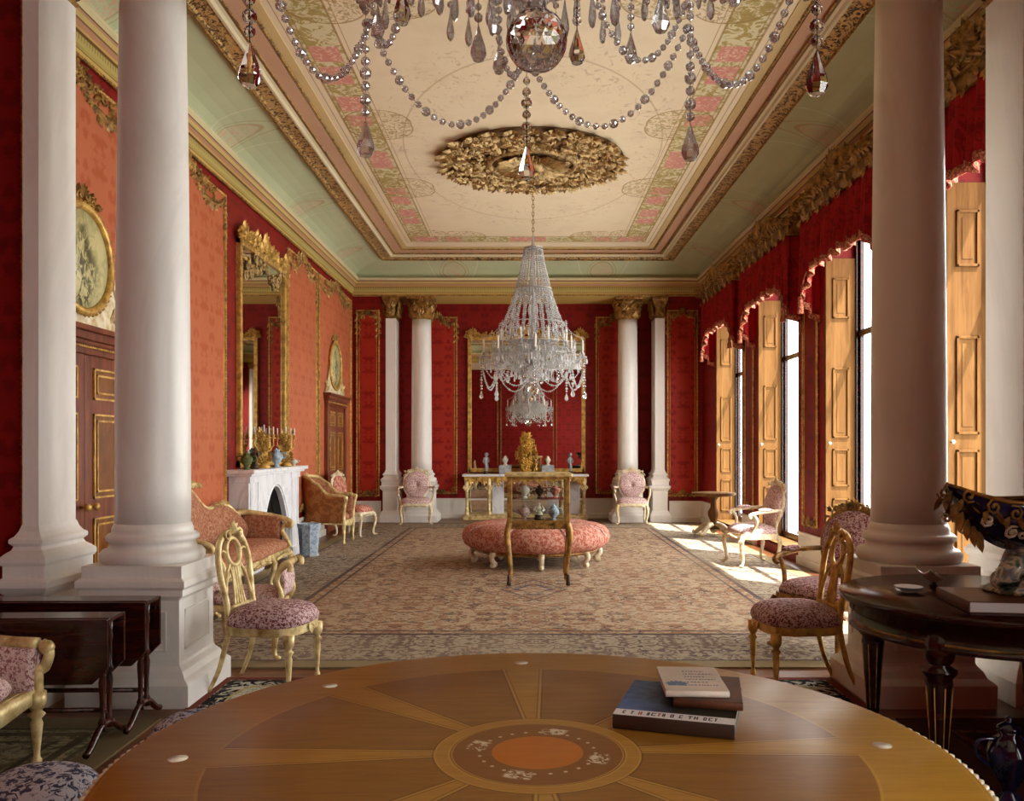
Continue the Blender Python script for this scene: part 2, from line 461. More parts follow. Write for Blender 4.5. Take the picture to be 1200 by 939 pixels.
def crystal_sparkle(name):
    mt = bpy.data.materials.new(name); mt.use_nodes = True
    t = mt.node_tree; n = t.nodes; n.clear()
    out = n.new('ShaderNodeOutputMaterial')
    g = n.new('ShaderNodeBsdfGlass'); g.inputs['Roughness'].default_value = .0; g.inputs['IOR'].default_value = 1.58
    tr = n.new('ShaderNodeBsdfTransparent'); gs = n.new('ShaderNodeBsdfGlossy'); gs.inputs['Roughness'].default_value = .06; gs.inputs[0].default_value = (.97, .97, 1, 1)
    g2 = n.new('ShaderNodeBsdfGlossy'); g2.inputs['Roughness'].default_value = .35
    def mx(f, a, b):
        m = n.new('ShaderNodeMixShader'); m.inputs[0].default_value = f; t.links.new(a.outputs[0], m.inputs[1]); t.links.new(b.outputs[0], m.inputs[2]); return m
    c = mx(.12, mx(.36, mx(.35, g, tr), gs), g2)
    t.links.new(c.outputs[0], out.inputs[0]); return mt
M['bead_near'] = crystal_sparkle('cut_crystal_sparkle')
M['bead'] = crystal_mix('cut_crystal_bead', .55, .25, .36)
M['crystal_mass'] = crystal_mix('cut_crystal', .5, .2, .40)

# painted ceiling (object coordinates are world coordinates: the ceiling's origin is the world's)
def ceiling_mat():
    t = NT('painted_ceiling', .75, 0, .2)
    x, y, z = t.xyz(t.co())
    ax = t.m('ABSOLUTE', t.m('SUBTRACT', x, .025))
    ay = t.m('ABSOLUTE', t.m('SUBTRACT', y, 10.35))
    # distance to the moulded edge of the flat: width 2.12, half length 4.3
    ex = t.m('SUBTRACT', 2.08, ax); ey = t.m('SUBTRACT', 4.22, ay)
    e = t.m('MINIMUM', ex, ey)
    along = t.m('ADD', t.m('MULTIPLY', t.m('LESS_THAN', ex, ey), ay), t.m('MULTIPLY', t.m('GREATER_THAN', ex, ey), ax))
    cream = rgb(228, 211, 178); pink = rgb(206, 138, 124); olive = rgb(172, 152, 92); brown = rgb(150, 112, 66); pale = rgb(214, 204, 164)
    n = t.noise(t.co(), 3.0, 5, .6)
    c = t.mix(t.m('MULTIPLY', t.step(n, .45, .75), .3), cream, rgb(204, 178, 150))
    # border strip
    ins = t.band(e, .10, .46)
    strip = t.mix(t.step(t.noise(t.co(), 9, 4, .6, 1.5), .46, .54), pale, olive)
    f = t.m('PINGPONG', t.m('ADD', along, .62), 1.32)
    pk = t.mul(t.band(f, .14, .52, .01), t.band(e, .15, .41, .006))
    pk2 = t.mul(t.band(f, .62, .92, .01), t.band(e, .15, .41, .006))
    pkc = t.mix(t.step(t.noise(t.co(), 16, 3, .6, 2.0), .52, .6), pink, rgb(224, 190, 160))
    c = t.mix(ins, c, strip); c = t.mix(t.mx(pk, pk2), c, pkc)
    lines = t.mx(t.band(e, .095, .115), t.band(e, .445, .465), t.band(e, .14, .15), t.band(e, .50, .508), t.band(e, .03, .04))
    c = t.mix(t.m('MULTIPLY', lines, .7), c, brown)
    # half-round cartouches painted inside the strip
    g = t.m('PINGPONG', t.m('ADD', along, .2), 1.32)
    dd = t.m('SQRT', t.m('ADD', t.m('POWER', t.m('SUBTRACT', g, 1.25), 2.0), t.m('POWER', t.m('SUBTRACT', e, .46), 2.0)))
    cart = t.band(dd, .0, .36)
    orn = t.step(t.noise(t.co(), 10, 4, .65, 2.5), .5, .56)
    c = t.mix(t.mul(cart, orn, .75), c, rgb(164, 140, 78))
    c = t.mix(t.m('MULTIPLY', t.band(dd, .345, .36), .7), c, brown)
    # big faint ring and sprays on the field
    r = t.m('SQRT', t.m('ADD', t.m('POWER', t.m('SUBTRACT', x, .07), 2.0), t.m('POWER', t.m('MULTIPLY', t.m('SUBTRACT', y, 10.3), .55), 2.0)))
    c = t.mix(t.m('MULTIPLY', t.band(r, 1.5, 1.515, .006), .4), c, brown)
    spray = t.mul(t.band(r, 1.15, 1.75, .15), t.step(t.noise(t.co(), 5, 5, .7, 3.0), .57, .62))
    c = t.mix(t.m('MULTIPLY', spray, .45), c, rgb(168, 136, 100))
    t.col(c); return t.done()
M['ceiling'] = ceiling_mat()

def cove_mat(name, axis):
    t = NT(name, .7, 0, .2)
    x, y, z = t.xyz(t.co())
    a = y if axis == 'Y' else t.m('SUBTRACT', x, .025)
    c0 = {'Y': 10.35, 'X': 0.0}[axis]
    p = t.m('PINGPONG', t.m('SUBTRACT', a, c0), 1.37)
    n = t.noise(t.co(), 2.5, 4)
    c = t.mix(t.m('MULTIPLY', n, .6), rgb(192, 196, 160), rgb(162, 170, 130))
    d = t.m('SQRT', t.m('ADD', t.m('POWER', t.m('SUBTRACT', p, 1.37), 2.0), t.m('POWER', t.m('MULTIPLY', t.m('SUBTRACT', z, 4.68), 1.9), 2.0)))
    orn = t.step(t.noise(t.co(), 12, 4, .6, 2.5), .48, .56)
    c = t.mix(t.mul(t.band(d, 0.0, .2), orn, .8), c, rgb(206, 164, 136))
    c = t.mix(t.m('MULTIPLY', t.mx(t.band(d, .2, .22), t.band(d, .26, .272)), .75), c, rgb(176, 148, 104))
    # ribs springing from the cartouche
    c = t.mix(t.mul(t.band(t.m('ADD', p, t.m('MULTIPLY', z, .6)), 3.78, 3.80), .6), c, rgb(214, 206, 176))
    t.col(c); return t.done()
M['cove_side'] = cove_mat('cove_green_long', 'Y'); M['cove_end'] = cove_mat('cove_green_short', 'X')

def fret_mat():
    t = NT('gilt_fretwork', .45, .3)
    v = t.co()
    n = t.noise(v, 15, 3, .55, 2.6); w = t.voro(v, 17, 'F1')
    p = t.step(t.m('ADD', n, t.m('MULTIPLY', t.m('SUBTRACT', w, .4), .3)), .46, .54)
    t.col(t.mix(p, rgb(92, 62, 34), rgb(206, 170, 108))); t.bump(p, .9, .03); return t.done()
M['fret'] = fret_mat()
def banded(name, stops, lo, hi, rough=.6):
    t = NT(name, rough, 0, .3)
    x, y, z = t.xyz(t.co())
    f = t.m('DIVIDE', t.m('SUBTRACT', z, lo), hi - lo)
    c = t.ramp(f, stops, True)
    d = t.wave(t.vec(t.m('ADD', x, y), 0, 0), 8.0, 0)
    c = t.mix(t.mul(t.step(d, .5, .8), t.band(f, .32, .44, .02), .7), c, rgb(120, 96, 50))
    t.col(t.mix(t.m('MULTIPLY', t.noise(t.co(), 5, 4), .18), c, rgb(120, 96, 60))); return t.done()
M['entab'] = banded('painted_entablature', [(0, rgb(206, 172, 96)), (.13, rgb(110, 80, 40)), (.16, rgb(190, 170, 100)), (.44, rgb(116, 84, 44)), (.47, rgb(200, 162, 96)), (.54, rgb(186, 138, 104)), (.63, rgb(120, 86, 48)), (.66, rgb(204, 180, 112)), (.74, rgb(184, 136, 106)), (.82, rgb(112, 82, 44)), (.85, rgb(216, 204, 160))], ZC, 4.57)  # thin dark brown bands are shadow lines between mouldings, put into the colour
M['mould'] = banded('painted_moulding', [(0, rgb(214, 200, 164)), (.28, rgb(112, 84, 48)), (.33, rgb(208, 188, 146)), (.5, rgb(196, 154, 124)), (.72, rgb(108, 80, 46)), (.78, rgb(206, 180, 126))], 4.80, 4.90)  # the two narrow brown stops paint in shade between the mouldings

def carpet_mat(name, hx, hy, cols, bw=.55, seed=0.0, ew=.16, ovals=False):
    ground, fig, dark, bord, bfig, edge = cols
    t = NT(name, .95, 0, .1)
    v0 = t.co(); x, y, z = t.xyz(v0)
    ax, ay = t.m('ABSOLUTE', x), t.m('ABSOLUTE', y)
    e = t.m('MINIMUM', t.m('SUBTRACT', hx, ax), t.m('SUBTRACT', hy, ay))
    v = t.vec(t.m('PINGPONG', ax, 1.1), t.m('PINGPONG', ay, .9), seed)
    d1 = t.voro(v, 3.2, 'F1', 1.0); n1 = t.noise(v, 7, 5, .62, 2.2); n2 = t.noise(v, 8.5, 5, .66, 2.5); n3 = t.noise(v0, 45, 2)
    wear = t.noise(v0, .7, 4)
    c = t.mix(t.step(n1, .44, .56), ground, fig)
    c = t.mix(t.mul(t.step(n2, .56, .60), .85), c, dark); c = t.mix(t.mul(t.step(t.noise(v, 21, 3, .6, 2.0), .60, .64), .7), c, dark)
    c = t.mix(t.mul(t.band(d1, .16, .22, .02), .6), c, dark)
    c = t.mix(t.mul(t.m('SUBTRACT', 1.0, t.step(d1, .08, .14)), .7), c, bfig)
    # rectangular medallions set along the field
    gx = t.m('PINGPONG', t.m('ADD', x, 0.0), 1.55); gy = t.m('PINGPONG', t.m('SUBTRACT', y, 0.47), 1.35)
    med = t.m('ADD', t.m('DIVIDE', gx, .34), t.m('DIVIDE', gy, .62))
    c = t.mix(t.mul(t.band(med, .9, 1.0, .03), .7), c, dark)
    c = t.mix(t.mul(t.band(med, .45, .6, .03), t.step(n2, .42, .5), .8), c, rgb(70, 70, 96))
    # border
    b = t.mix(t.step(t.noise(v, 9, 4, .6, 2.4), .48, .54), bord, bfig)
    b = t.mix(t.mul(t.step(t.voro(v, 6.5, 'F1'), .2, .12), .9), b, dark)
    if ovals:
        al = t.m('ADD', t.m('MULTIPLY', t.m('LESS_THAN', t.m('SUBTRACT', hx, ax), t.m('SUBTRACT', hy, ay)), t.m('SUBTRACT', hy, ay)), t.m('MULTIPLY', t.m('GREATER_THAN', t.m('SUBTRACT', hx, ax), t.m('SUBTRACT', hy, ay)), t.m('SUBTRACT', hx, ax)))
        p = t.m('PINGPONG', t.m('SUBTRACT', al, .42), .46)
        d = t.m('ADD', t.m('POWER', t.m('DIVIDE', p, .30), 2.0), t.m('POWER', t.m('DIVIDE', t.m('SUBTRACT', e, .33), .15), 2.0))
        b = t.mix(t.m('SUBTRACT', 1.0, t.step(d, .95, 1.05)), b, t.mix(t.step(t.noise(v0, 24, 3, .6, 2.0), .56, .62), rgb(206, 200, 176), rgb(110, 112, 100)))
        b = t.mix(t.band(d, 1.05, 1.3, .05), b, rgb(196, 176, 120))
    c = t.mix(t.step(e, bw, bw - .01), c, b)
    ln = t.mx(t.band(e, bw - .02, bw + .03), t.band(e, ew, ew + .03), t.band(e, bw + .1, bw + .13))
    c = t.mix(t.mul(ln, .85), c, dark)
    c = t.mix(t.step(e, ew, ew - .01), c, edge)
    c = t.mix(t.m('MULTIPLY', t.step(wear, .42, .7), .35), c, ground)
    c = t.mix(t.m('MULTIPLY', n3, .22), c, dark)
    t.col(c); t.bump(n3, .3, .004); return t.done()

M['rose_ground'] = plain('rose_ground', rgb(120, 88, 50), .7, 0, .2)
M['gilt_flower'] = gilt('bright_gilding', rgb(236, 192, 90), rgb(170, 116, 40), .4, .35, 20.0)
# ------------------------------------------------------------------ room shell
def LW(yc, z=0.0, off=0.0): return T(XL + off, yc, z) @ RZ(90)        # onto the left wall, facing into the room
def RW(yc, z=0.0, off=0.0): return T(XR - off, yc, z) @ RZ(-90)       # onto the window wall
XM = .025                                                              # middle of the room

struct('floor', MB().box(-3.5, 3.9, Y0 - .1, 17.15, -.12, 0), M['parquet'])
struct('ceiling', MB().box(-3.5, 3.9, Y0 - .1, 17.15, 4.90, 5.02), M['ceiling'])
struct('wall_left', MB().box(XL - .14, XL, Y0, 17.1, 0, 4.95), M['wall_red'])
struct('wall_far', MB().box(XL, XR + .45, YE, YE + .14, 0, 4.95), M['wall_red'])
struct('wall_behind', MB().box(XL, XR + .45, Y0 - .14, Y0, 0, 4.95), M['wall_red'])
struct('wall_near_left', MB().box(XL, -2.80, 4.80, 5.10, 0, 4.9), M['wall_red'])
struct('wall_near_right', MB().box(2.85, XR, 4.80, 5.10, 0, 4.9), M['wall_red'])
struct('wall_far_left', MB().box(XL, -2.66, YF, 16.6, 0, 4.3), M['wall_red'])
struct('wall_far_right', MB().box(2.61, XR, YF, 16.6, 0, 4.3), M['wall_red'])
struct('trim_1', MB().box(XL, XR + .45, 16.02, YE, ZC, 4.92), M['entab'])          # beam over the far columns
struct('trim_2', MB().box(XL, XR + .45, 4.62, 5.22, ZN, 4.92), M['entab'])         # beam over the near columns

WINS = [(13.15, 15.0), (10.42, 12.29), (7.69, 9.54), (5.16, 6.81), (-.8, .7), (-3.5, -1.5)]     # right wall openings, far to near; last two, out of view, added for light
ZB, ZT = .14, 3.80
b = MB(); edges = [YE + .1] + [e for w in WINS for e in (w[1], w[0])] + [Y0]
for k in range(0, len(edges), 2): b.box(XR, XR + .42, edges[k + 1], edges[k], 0, 4.95)
for w in WINS: b.box(XR, XR + .42, w[0], w[1], ZT, 4.95); b.box(XR, XR + .42, w[0], w[1], 0, ZB)
struct('wall_right', b, M['wall_red'])

def ring(prof, x0, x1, y0, y1):
    vs, fs = [], []
    for d, z in prof: vs += [(x0 + d, y0 + d, z), (x1 - d, y0 + d, z), (x1 - d, y1 - d, z), (x0 + d, y1 - d, z)]
    for j in range(len(prof) - 1):
        for k in range(4): fs.append((j * 4 + k, j * 4 + (k + 1) % 4, j * 4 + 4 + (k + 1) % 4, j * 4 + 4 + k))
    return MB().add(vs, [tuple(reversed(f)) for f in fs], False)
RX0, RX1, RY0, RY1 = XL, XR, 5.22, 16.02
struct('trim_3', ring([(0, ZC), (.03, ZC), (.03, ZC + .05), (.05, ZC + .06), (.05, ZC + .13), (.075, ZC + .14), (.075, ZC + .17), (.10, ZC + .19), (.13, ZC + .22), (.13, ZC + .25), (.16, ZC + .28), (.16, ZC + .30), (0, ZC + .30)], RX0, RX1, RY0, RY1), M['entab'])
cv = [(.05, 4.57), (.07, 4.60), (.11, 4.65), (.18, 4.70), (.28, 4.74), (.40, 4.775), (.54, 4.80), (.68, 4.815)]
c = ring(cv, RX0, RX1, RY0, RY1)
o = c.build('trim_4', [M['cove_side'], M['cove_end']]); tag(o, kind='structure')
for k, p in enumerate(o.data.polygons):
    p.material_index = 1 if k % 4 in (0, 2) else 0; p.use_smooth = False
struct('trim_5', ring([(.67, 4.83), (.69, 4.785), (.715, 4.785), (.73, 4.80), (.86, 4.81), (.86, 4.83)], RX0, RX1, RY0, RY1), M['fret'])
struct('trim_6', ring([(.855, 4.84), (.86, 4.795), (.885, 4.795), (.90, 4.82), (.95, 4.835), (.95, 4.855), (.98, 4.86), (1.03, 4.865), (1.08, 4.87), (1.09, 4.885), (1.13, 4.885), (1.20, 4.89), (1.20, 4.905)], RX0, RX1, RY0, RY1), M['mould'])
b = MB()
for d, z, r in ((.03, ZC - .005, .018), (.70, 4.775, .016), (1.105, 4.878, .017), (.955, 4.832, .012)):
    q = [(RX0 + d, RY0 + d, z), (RX1 - d, RY0 + d, z), (RX1 - d, RY1 - d, z), (RX0 + d, RY1 - d, z)]
    for k in range(4): bead_strip(b, q[k], q[(k + 1) % 4], r, r * 3)
struct('trim_7', b, M['gilt_dark'])

b = MB()
for x in (-2.6, -1.3, -1.15, 1.2, 1.35, 2.65): bead_strip(b, (x, Y0 + .02, .5), (x, Y0 + .02, 4.2), .02, .06)
struct('trim_9', b, M['gilt_dark'])
# white dado along the walls
def dado(name, boxes):
    b = MB()
    for (x0, x1, y0, y1, nx, ny) in boxes:
        for (e, z0, z1) in ((.045, 0, .10), (.02, .10, .36), (.04, .36, .40)):
            b.box(x0 - (e if nx < 0 else 0), x1 + (e if nx > 0 else 0), y0 - (e if ny < 0 else 0), y1, z0, z1)
    struct(name, b, M['dado'], .004)
dado('baseboard_left', [(XL, XL, 7.0, 9.38, 1, 0), (XL, XL, 11.48, 13.8, 1, 0), (XL, XL, 15.2, 16.15, 1, 0), (XL, XL, 5.1, 5.5, 1, 0)])
dado('baseboard_left', [(XL, XL, Y0, 4.75, 1, 0)])
dado('baseboard_far', [(XL, -2.75, YF, YF, 0, -1), (2.70, XR, YF, YF, 0, -1), (-2.66, 2.61, YE, YE, 0, -1)])
dado('baseboard_right', [(XR, XR, 15.02, 16.15, -1, 0), (XR, XR, 12.31, 13.13, -1, 0), (XR, XR, 9.56, 10.40, -1, 0), (XR, XR, 6.83, 7.67, -1, 0)])

# ------------------------------------------------------------------ windows with their shutters
def window(k, y0, y1):
    yc, w = (y0 + y1) / 2, (y1 - y0)
    r = empty('window_%d' % k, RW(yc, 0, 0), kind='structure')          # local: x runs towards the camera's side, +y is outwards
    f = MB(); h = w / 2
    for x in (-h, h - .07): f.box(x, x + .07, .33, .42, ZB, ZT)
    f.box(-h, h, .33, .42, ZT - .08, ZT); f.box(-h, h, .33, .42, ZB, ZB + .09)
    f.build('frame', M['mahogany'], r, .004)
    s = MB()
    s.box(-h + .07, h - .07, .35, .40, 2.64, 2.71)
    for x in (-h + .07, h - .12): s.box(x, x + .05, .36, .40, ZB + .09, ZT - .08)
    s.box(-.012, .012, .365, .39, ZB + .09, ZT - .08)
    s.build('sash', M['mahogany'], r)
    MB().box(-h + .1, h - .1, .374, .378, ZB + .09, 2.65).build('lower_pane', M['pane'], r)
    MB().box(-h + .1, h - .1, .374, .378, 2.70, ZT - .08).build('upper_pane', M['pane'], r)
    st = MB().box(-h, h, .0, .33, ZB - .02, ZB + .005); st.build('sill', M['shutter_wood'], r)
    for sgn in (-1, 1):                                                  # folded back against either jamb
        x0 = -h if sgn < 0 else h - .045
        sh = MB(); x1 = x0 + .045
        sh.box(x0, x1, .0, .33, ZB, 3.52)
        for (a, z0, z1) in ((0, .30, .85), (0, .98, 1.40), (0, 1.52, 2.30), (0, 2.85, 3.30)):
            fx = x1 if sgn < 0 else x0
            q0, q1 = .075, .255
            for (u0, u1, v0, v1) in ((q0, q1, z0, z0 + .022), (q0, q1, z1 - .022, z1), (q0, q0 + .02, z0, z1), (q1 - .02, q1, z0, z1)):
                sh.box(fx - .016, fx + .016, u0, u1, v0, v1)
            sh.box(fx - .004, fx + .004, q0 + .045, q1 - .045, z0 + .06, z1 - .06)
        so = sh.build('shutter', M['shutter_wood'], r, .003)
        kb = MB(); fx = x1 if sgn < 0 else x0
        kb.lathe([(.006, 0), (.006, .02), (.016, .03), (.018, .04), (.010, .05), (.0005, .052)], 10, T(fx, .035, 1.46) @ RY(90 if sgn < 0 else -90))
        kb.build('knob', M['cream_china'], so)
        for zz in (.6, 1.9, 3.2): pass
    return r
for k, (a, bb) in enumerate(WINS): window(k + 1, a, bb)

# ------------------------------------------------------------------ gilt pelmets and crimson valances
POS = ['the farthest window', 'the second farthest window', 'the third window from the far wall', 'the window behind the near right column', '']
for k, (a, bb) in enumerate(WINS[:4]):
    yc = (a + bb) / 2; hw = (bb - a) / 2 + .20; dp = .20
    r = empty('pelmet', RW(yc), 'carved gilt rococo pelmet box with scrolled crest over ' + POS[k], 'pelmet', 'gilt pelmets over the windows')
    p = MB(); p.box(-hw, hw, -dp, 0, 3.98, 4.10); p.box(-hw - .02, hw + .02, -dp - .03, 0, 4.10, 4.13); p.box(-hw - .01, hw + .01, -dp - .015, 0, 3.96, 3.985)
    p.build('box', M['gilt_dark'], r, .006)
    cr = MB(); crest(cr, hw * 2.0, .36, 5 + k, .018, .07)
    MB().merge(cr, T(0, -dp - .02, 4.08)).build('crest', M['gilt_dark'], r); cr = MB()
    for q in (-1, 1):
        z = MB(); crest(z, hw * .9, .22, 9 + k, .014, .05); MB().merge(z, T(q * hw * .5, -dp - .05, 4.08)).build('side_crest', M['gilt_dark'], r)
    for q in range(int(hw * 14)):
        x = -hw + .05 + q * (2 * hw - .1) / (int(hw * 14) - 1)
        lf = MB(); fan(lf, x, -.09, PI / 2 * (1 if q % 2 else -1), .10, .05, 3, 1.6, .03); MB().merge(lf, T(0, -dp - .02, 4.08)).build('carved_leaf', M['gilt_dark'], r)
    for sx in (-1, 1):
        e = MB(); z = MB(); crest(z, .30, .30, 11, .012, .03); e.merge(z, T(sx * (hw + .01), -dp / 2, 4.06) @ RZ(90 * sx))
        fan(e, sx * hw, 4.06, PI / 2, .34, .12, 5, 2.0, .05, dp); e.build('end_crest', M['gilt_dark'], r)
    v = empty('valance', RW(yc), 'crimson velvet swagged valance with fringe hanging above ' + POS[k], 'valance', 'crimson valances over the windows')
    per = 2 * hw + 2 * dp
    def fn(u, w):
        L = u * per
        if L < dp: x, y = -hw + .02, -L
        elif L > per - dp: x, y = hw - .02, -(per - L)
        else: x, y = -hw + .02 + (L - dp) / (2 * hw) * (2 * hw - .04), -dp + .01
        t = abs((L - per / 2) / (per / 2))
        bot = 3.40 - .52 * max(0, (t - .55) / .45) ** 1.2 - .05 * math.sin(PI * min(1, t / .55) * 3) ** 2 * (t < .55) * -1
        z = 3.99 + (bot - 3.99) * w
        fold = (.012 + .022 * w) * math.sin(L * 46 + w * 1.5) + .014 * math.sin(L * 17)
        return V(x + (fold if y > -dp + .01 else 0), y + fold - .012, z)
    MB().shell(fn, 110, 8, (0, .012, 0)).build('cloth', M['velvet'], v)
    fr = MB()
    pts = [fn(i / 110, 1.0) for i in range(111)]
    fr.shell(lambda u, w: pts[int(round(u * 110))] + V(0, -.006, .02 - .075 * w), 110, 1, (0, .01, 0))
    fr.build('fringe', M['fringe'], v)
    # swag cords and tassels at either end
    for sx in (-1, 1):
        tb = MB(); tb.lathe([(.001, .20), (.008, .19), (.02, .16), (.028, .13), (.014, .115), (.03, .09), (.036, .0), (.001, 0)], 10, T(sx * (hw - .09), -dp - .03, 2.93))
        tb.tube([(sx * (hw - .09), -dp - .03, 3.12), (sx * (hw - .2), -dp - .03, 3.3), (sx * (hw - .3), -dp - .03, 3.36)], .008, 5)
        tb.build('tassel', M['fringe'], v)

# ------------------------------------------------------------------ wall panels framed with gilt beading
def panel(name, Mx, w, z0, z1, mat, label, seed=1, swag=True, r=.021, low=True):
    e = empty('wall_panel', Mx, label, 'wall panel', 'gilt framed damask wall panels')
    h = w / 2
    MB().box(-h, h, -.012, 0, z0, z1).build('damask', mat, e)
    f = MB()
    for (p, q) in (((-h, z0), (-h, z1)), ((h, z0), (h, z1)), ((-h, z0), (h, z0)), ((-h, z1), (h, z1))):
        bead_strip(f, (p[0], -.018, p[1]), (q[0], -.018, q[1]), r, r * 3.0)
    d = .045
    for (p, q) in (((-h + d, z0 + d), (-h + d, z1 - d)), ((h - d, z0 + d), (h - d, z1 - d))):
        f.tube([(p[0], -.014, p[1]), (q[0], -.014, q[1])], .006, 5)
    f.build('frame', M['gilt'], e)
    o = MB(); c = MB(); crest(c, w * .7, min(.26, w * .3), seed); o.merge(c, T(0, -.012, z1 - .10))
    if swag:
        for s in (-1, 1):
            garland(o, s * w * .08, z1 - .04, s * h, z1 - .02, .15 * min(1, w), int(w * 20), .030, seed + s)
            for q in range(7):
                leaf(o, s * (h - .015), z1 - .05 - q * .06, -PI / 2 + s * .5 * (1 if q % 2 else -1), .12, .06, .03)
                o.ball((s * (h - .015), -.02, z1 - .06 - q * .05), (.018, .018, .02), OCT, False)
    if low:
        c = MB(); crest(c, w * .85, .16, seed + 3); o.merge(c, T(0, -.012, z0 - .03))
        for s in (-1, 1): scroll(o, s * (h - .06), z0 + .07, .06, 1.3, s, 0, .01)
    o.build('carving', M['gilt_dark'], e)
    return e
panel('p', LW(6.1), 1.84, .5, 4.14, M['panel_orange'], 'orange damask wall panel behind the mahogany door between the near left columns', 1)
panel('p', LW(8.22), 2.06, .5, 4.14, M['panel_orange'], 'wide orange damask wall panel above the near settee', 2)
panel('p', LW(12.48), 1.62, .5, 4.14, M['panel_orange'], 'orange damask wall panel just beyond the white fireplace', 3)
panel('p', LW(14.65), 2.46, .5, 4.14, M['panel_orange'], 'orange damask wall panel around the far mahogany door', 4)
panel('p', T(-3.0, YF, 0), .42, .5, 4.0, M['panel_red'], 'narrow crimson wall panel on the left side of the far screen', 5)
panel('p', T(2.95, YF, 0), .56, .5, 4.0, M['panel_red'], 'crimson wall panel beside the farthest window with sunlight on it', 6)
panel('p', T(-1.78, YE, 0), .78, .5, 4.0, M['panel_red'], 'crimson end wall panel left of the console mirror', 7)
panel('p', T(1.78, YE, 0), .78, .5, 4.0, M['panel_red'], 'crimson end wall panel right of the console mirror', 8)
for k, (ya, yb, txt) in enumerate(((9.54, 10.42, 'between the second and third windows from the far wall'), (12.29, 13.15, 'between the two farthest windows'), (6.81, 7.69, 'beside the near right column'))):
    panel('p', RW((ya + yb) / 2), .50, .5, 3.6, M['wall_red'], 'narrow dark crimson wall panel on the window pier ' + txt, 40 + k, False)
b = MB(); bead_strip(b, (-2.83, 4.79, .0), (-2.83, 4.79, 4.2), .013, .034); bead_strip(b, (2.88, 4.79, .0), (2.88, 4.79, 4.2), .013, .034)
struct('trim_8', b, M['gilt'])

# ------------------------------------------------------------------ doors on the left wall and the oval paintings over them
def door(k, yc):
    r = empty('door_%d' % k, LW(yc), kind='structure')
    h = .60
    a = MB()
    for s in (-1, 1): a.box(min(s * h, s * (h + .12)), max(s * h, s * (h + .12)), -.07, 0, 0, 2.12)
    a.box(-h - .12, h + .12, -.07, 0, 2.10, 2.20); a.box(-h - .17, h + .17, -.11, 0, 2.20, 2.26); a.box(-h - .14, h + .14, -.085, 0, 2.17, 2.20); a.box(-h - .2, h + .2, -.14, 0, 2.26, 2.30)
    a.build('surround', M['door_wood'], r, .006)
    g = MB(); bead_strip(g, (-h - .12, -.09, 2.15), (h + .12, -.09, 2.15), .012, .03); g.build('gilt_line', M['gilt'], r)
    for s in (-1, 1):
        x0, x1 = (-h, -.004) if s < 0 else (.004, h)
        lf = MB().box(x0, x1, -.045, -.005, 0.02, 2.10).build('leaf', M['door_wood'], r, .004)
        for (z0, z1) in ((.18, .88), (1.04, 1.66), (1.78, 2.0)):
            p0, p1 = x0 + .12, x1 - .12
            MB().box(p0, p1, -.052, -.044, z0, z1).build('panel', M['burr'], lf)
            m = MB()
            for d in (0.0, .045):
                for (u, v) in (((p0 + d, z0 + d), (p1 - d, z0 + d)), ((p0 + d, z1 - d), (p1 - d, z1 - d)), ((p0 + d, z0 + d), (p0 + d, z1 - d)), ((p1 - d, z0 + d), (p1 - d, z1 - d))):
                    m.box(min(u[0], v[0]) - .007, max(u[0], v[0]) + .007, -.058, -.045, min(u[1], v[1]) - .007, max(u[1], v[1]) + .007)
            m.build('moulding', M['gilt'], lf)
        kb = MB(); kb.lathe([(.010, 0), (.010, .03), (.026, .045), (.030, .06), (.018, .075), (.001, .08)], 12, T(s * .06, -.045, .98) @ RX(90)); kb.build('knob', M['gilt'], lf)
    return r
door(1, 6.25); door(2, 14.5)
t = NT('oval_grisaille', .5); n = t.noise(t.co(), 9, 4, .6, 1.5); g2 = t.noise(t.map(t.co(), (1, 1, .6)), 16, 4, .65, 1.0)
x, y, z = t.xyz(t.co())
c = t.mix(t.step(n, .4, .65), rgb(214, 204, 150), rgb(186, 178, 124))
mask = t.m('SUBTRACT', 1.0, t.step(t.m('ADD', t.m('ABSOLUTE', x), t.m('MULTIPLY', t.m('ABSOLUTE', t.m('ADD', z, .08)), .6)), .16, .3))
t.col(t.mix(t.mul(mask, t.step(g2, .42, .55)), c, rgb(84, 76, 46))); M['grisaille'] = t.done()
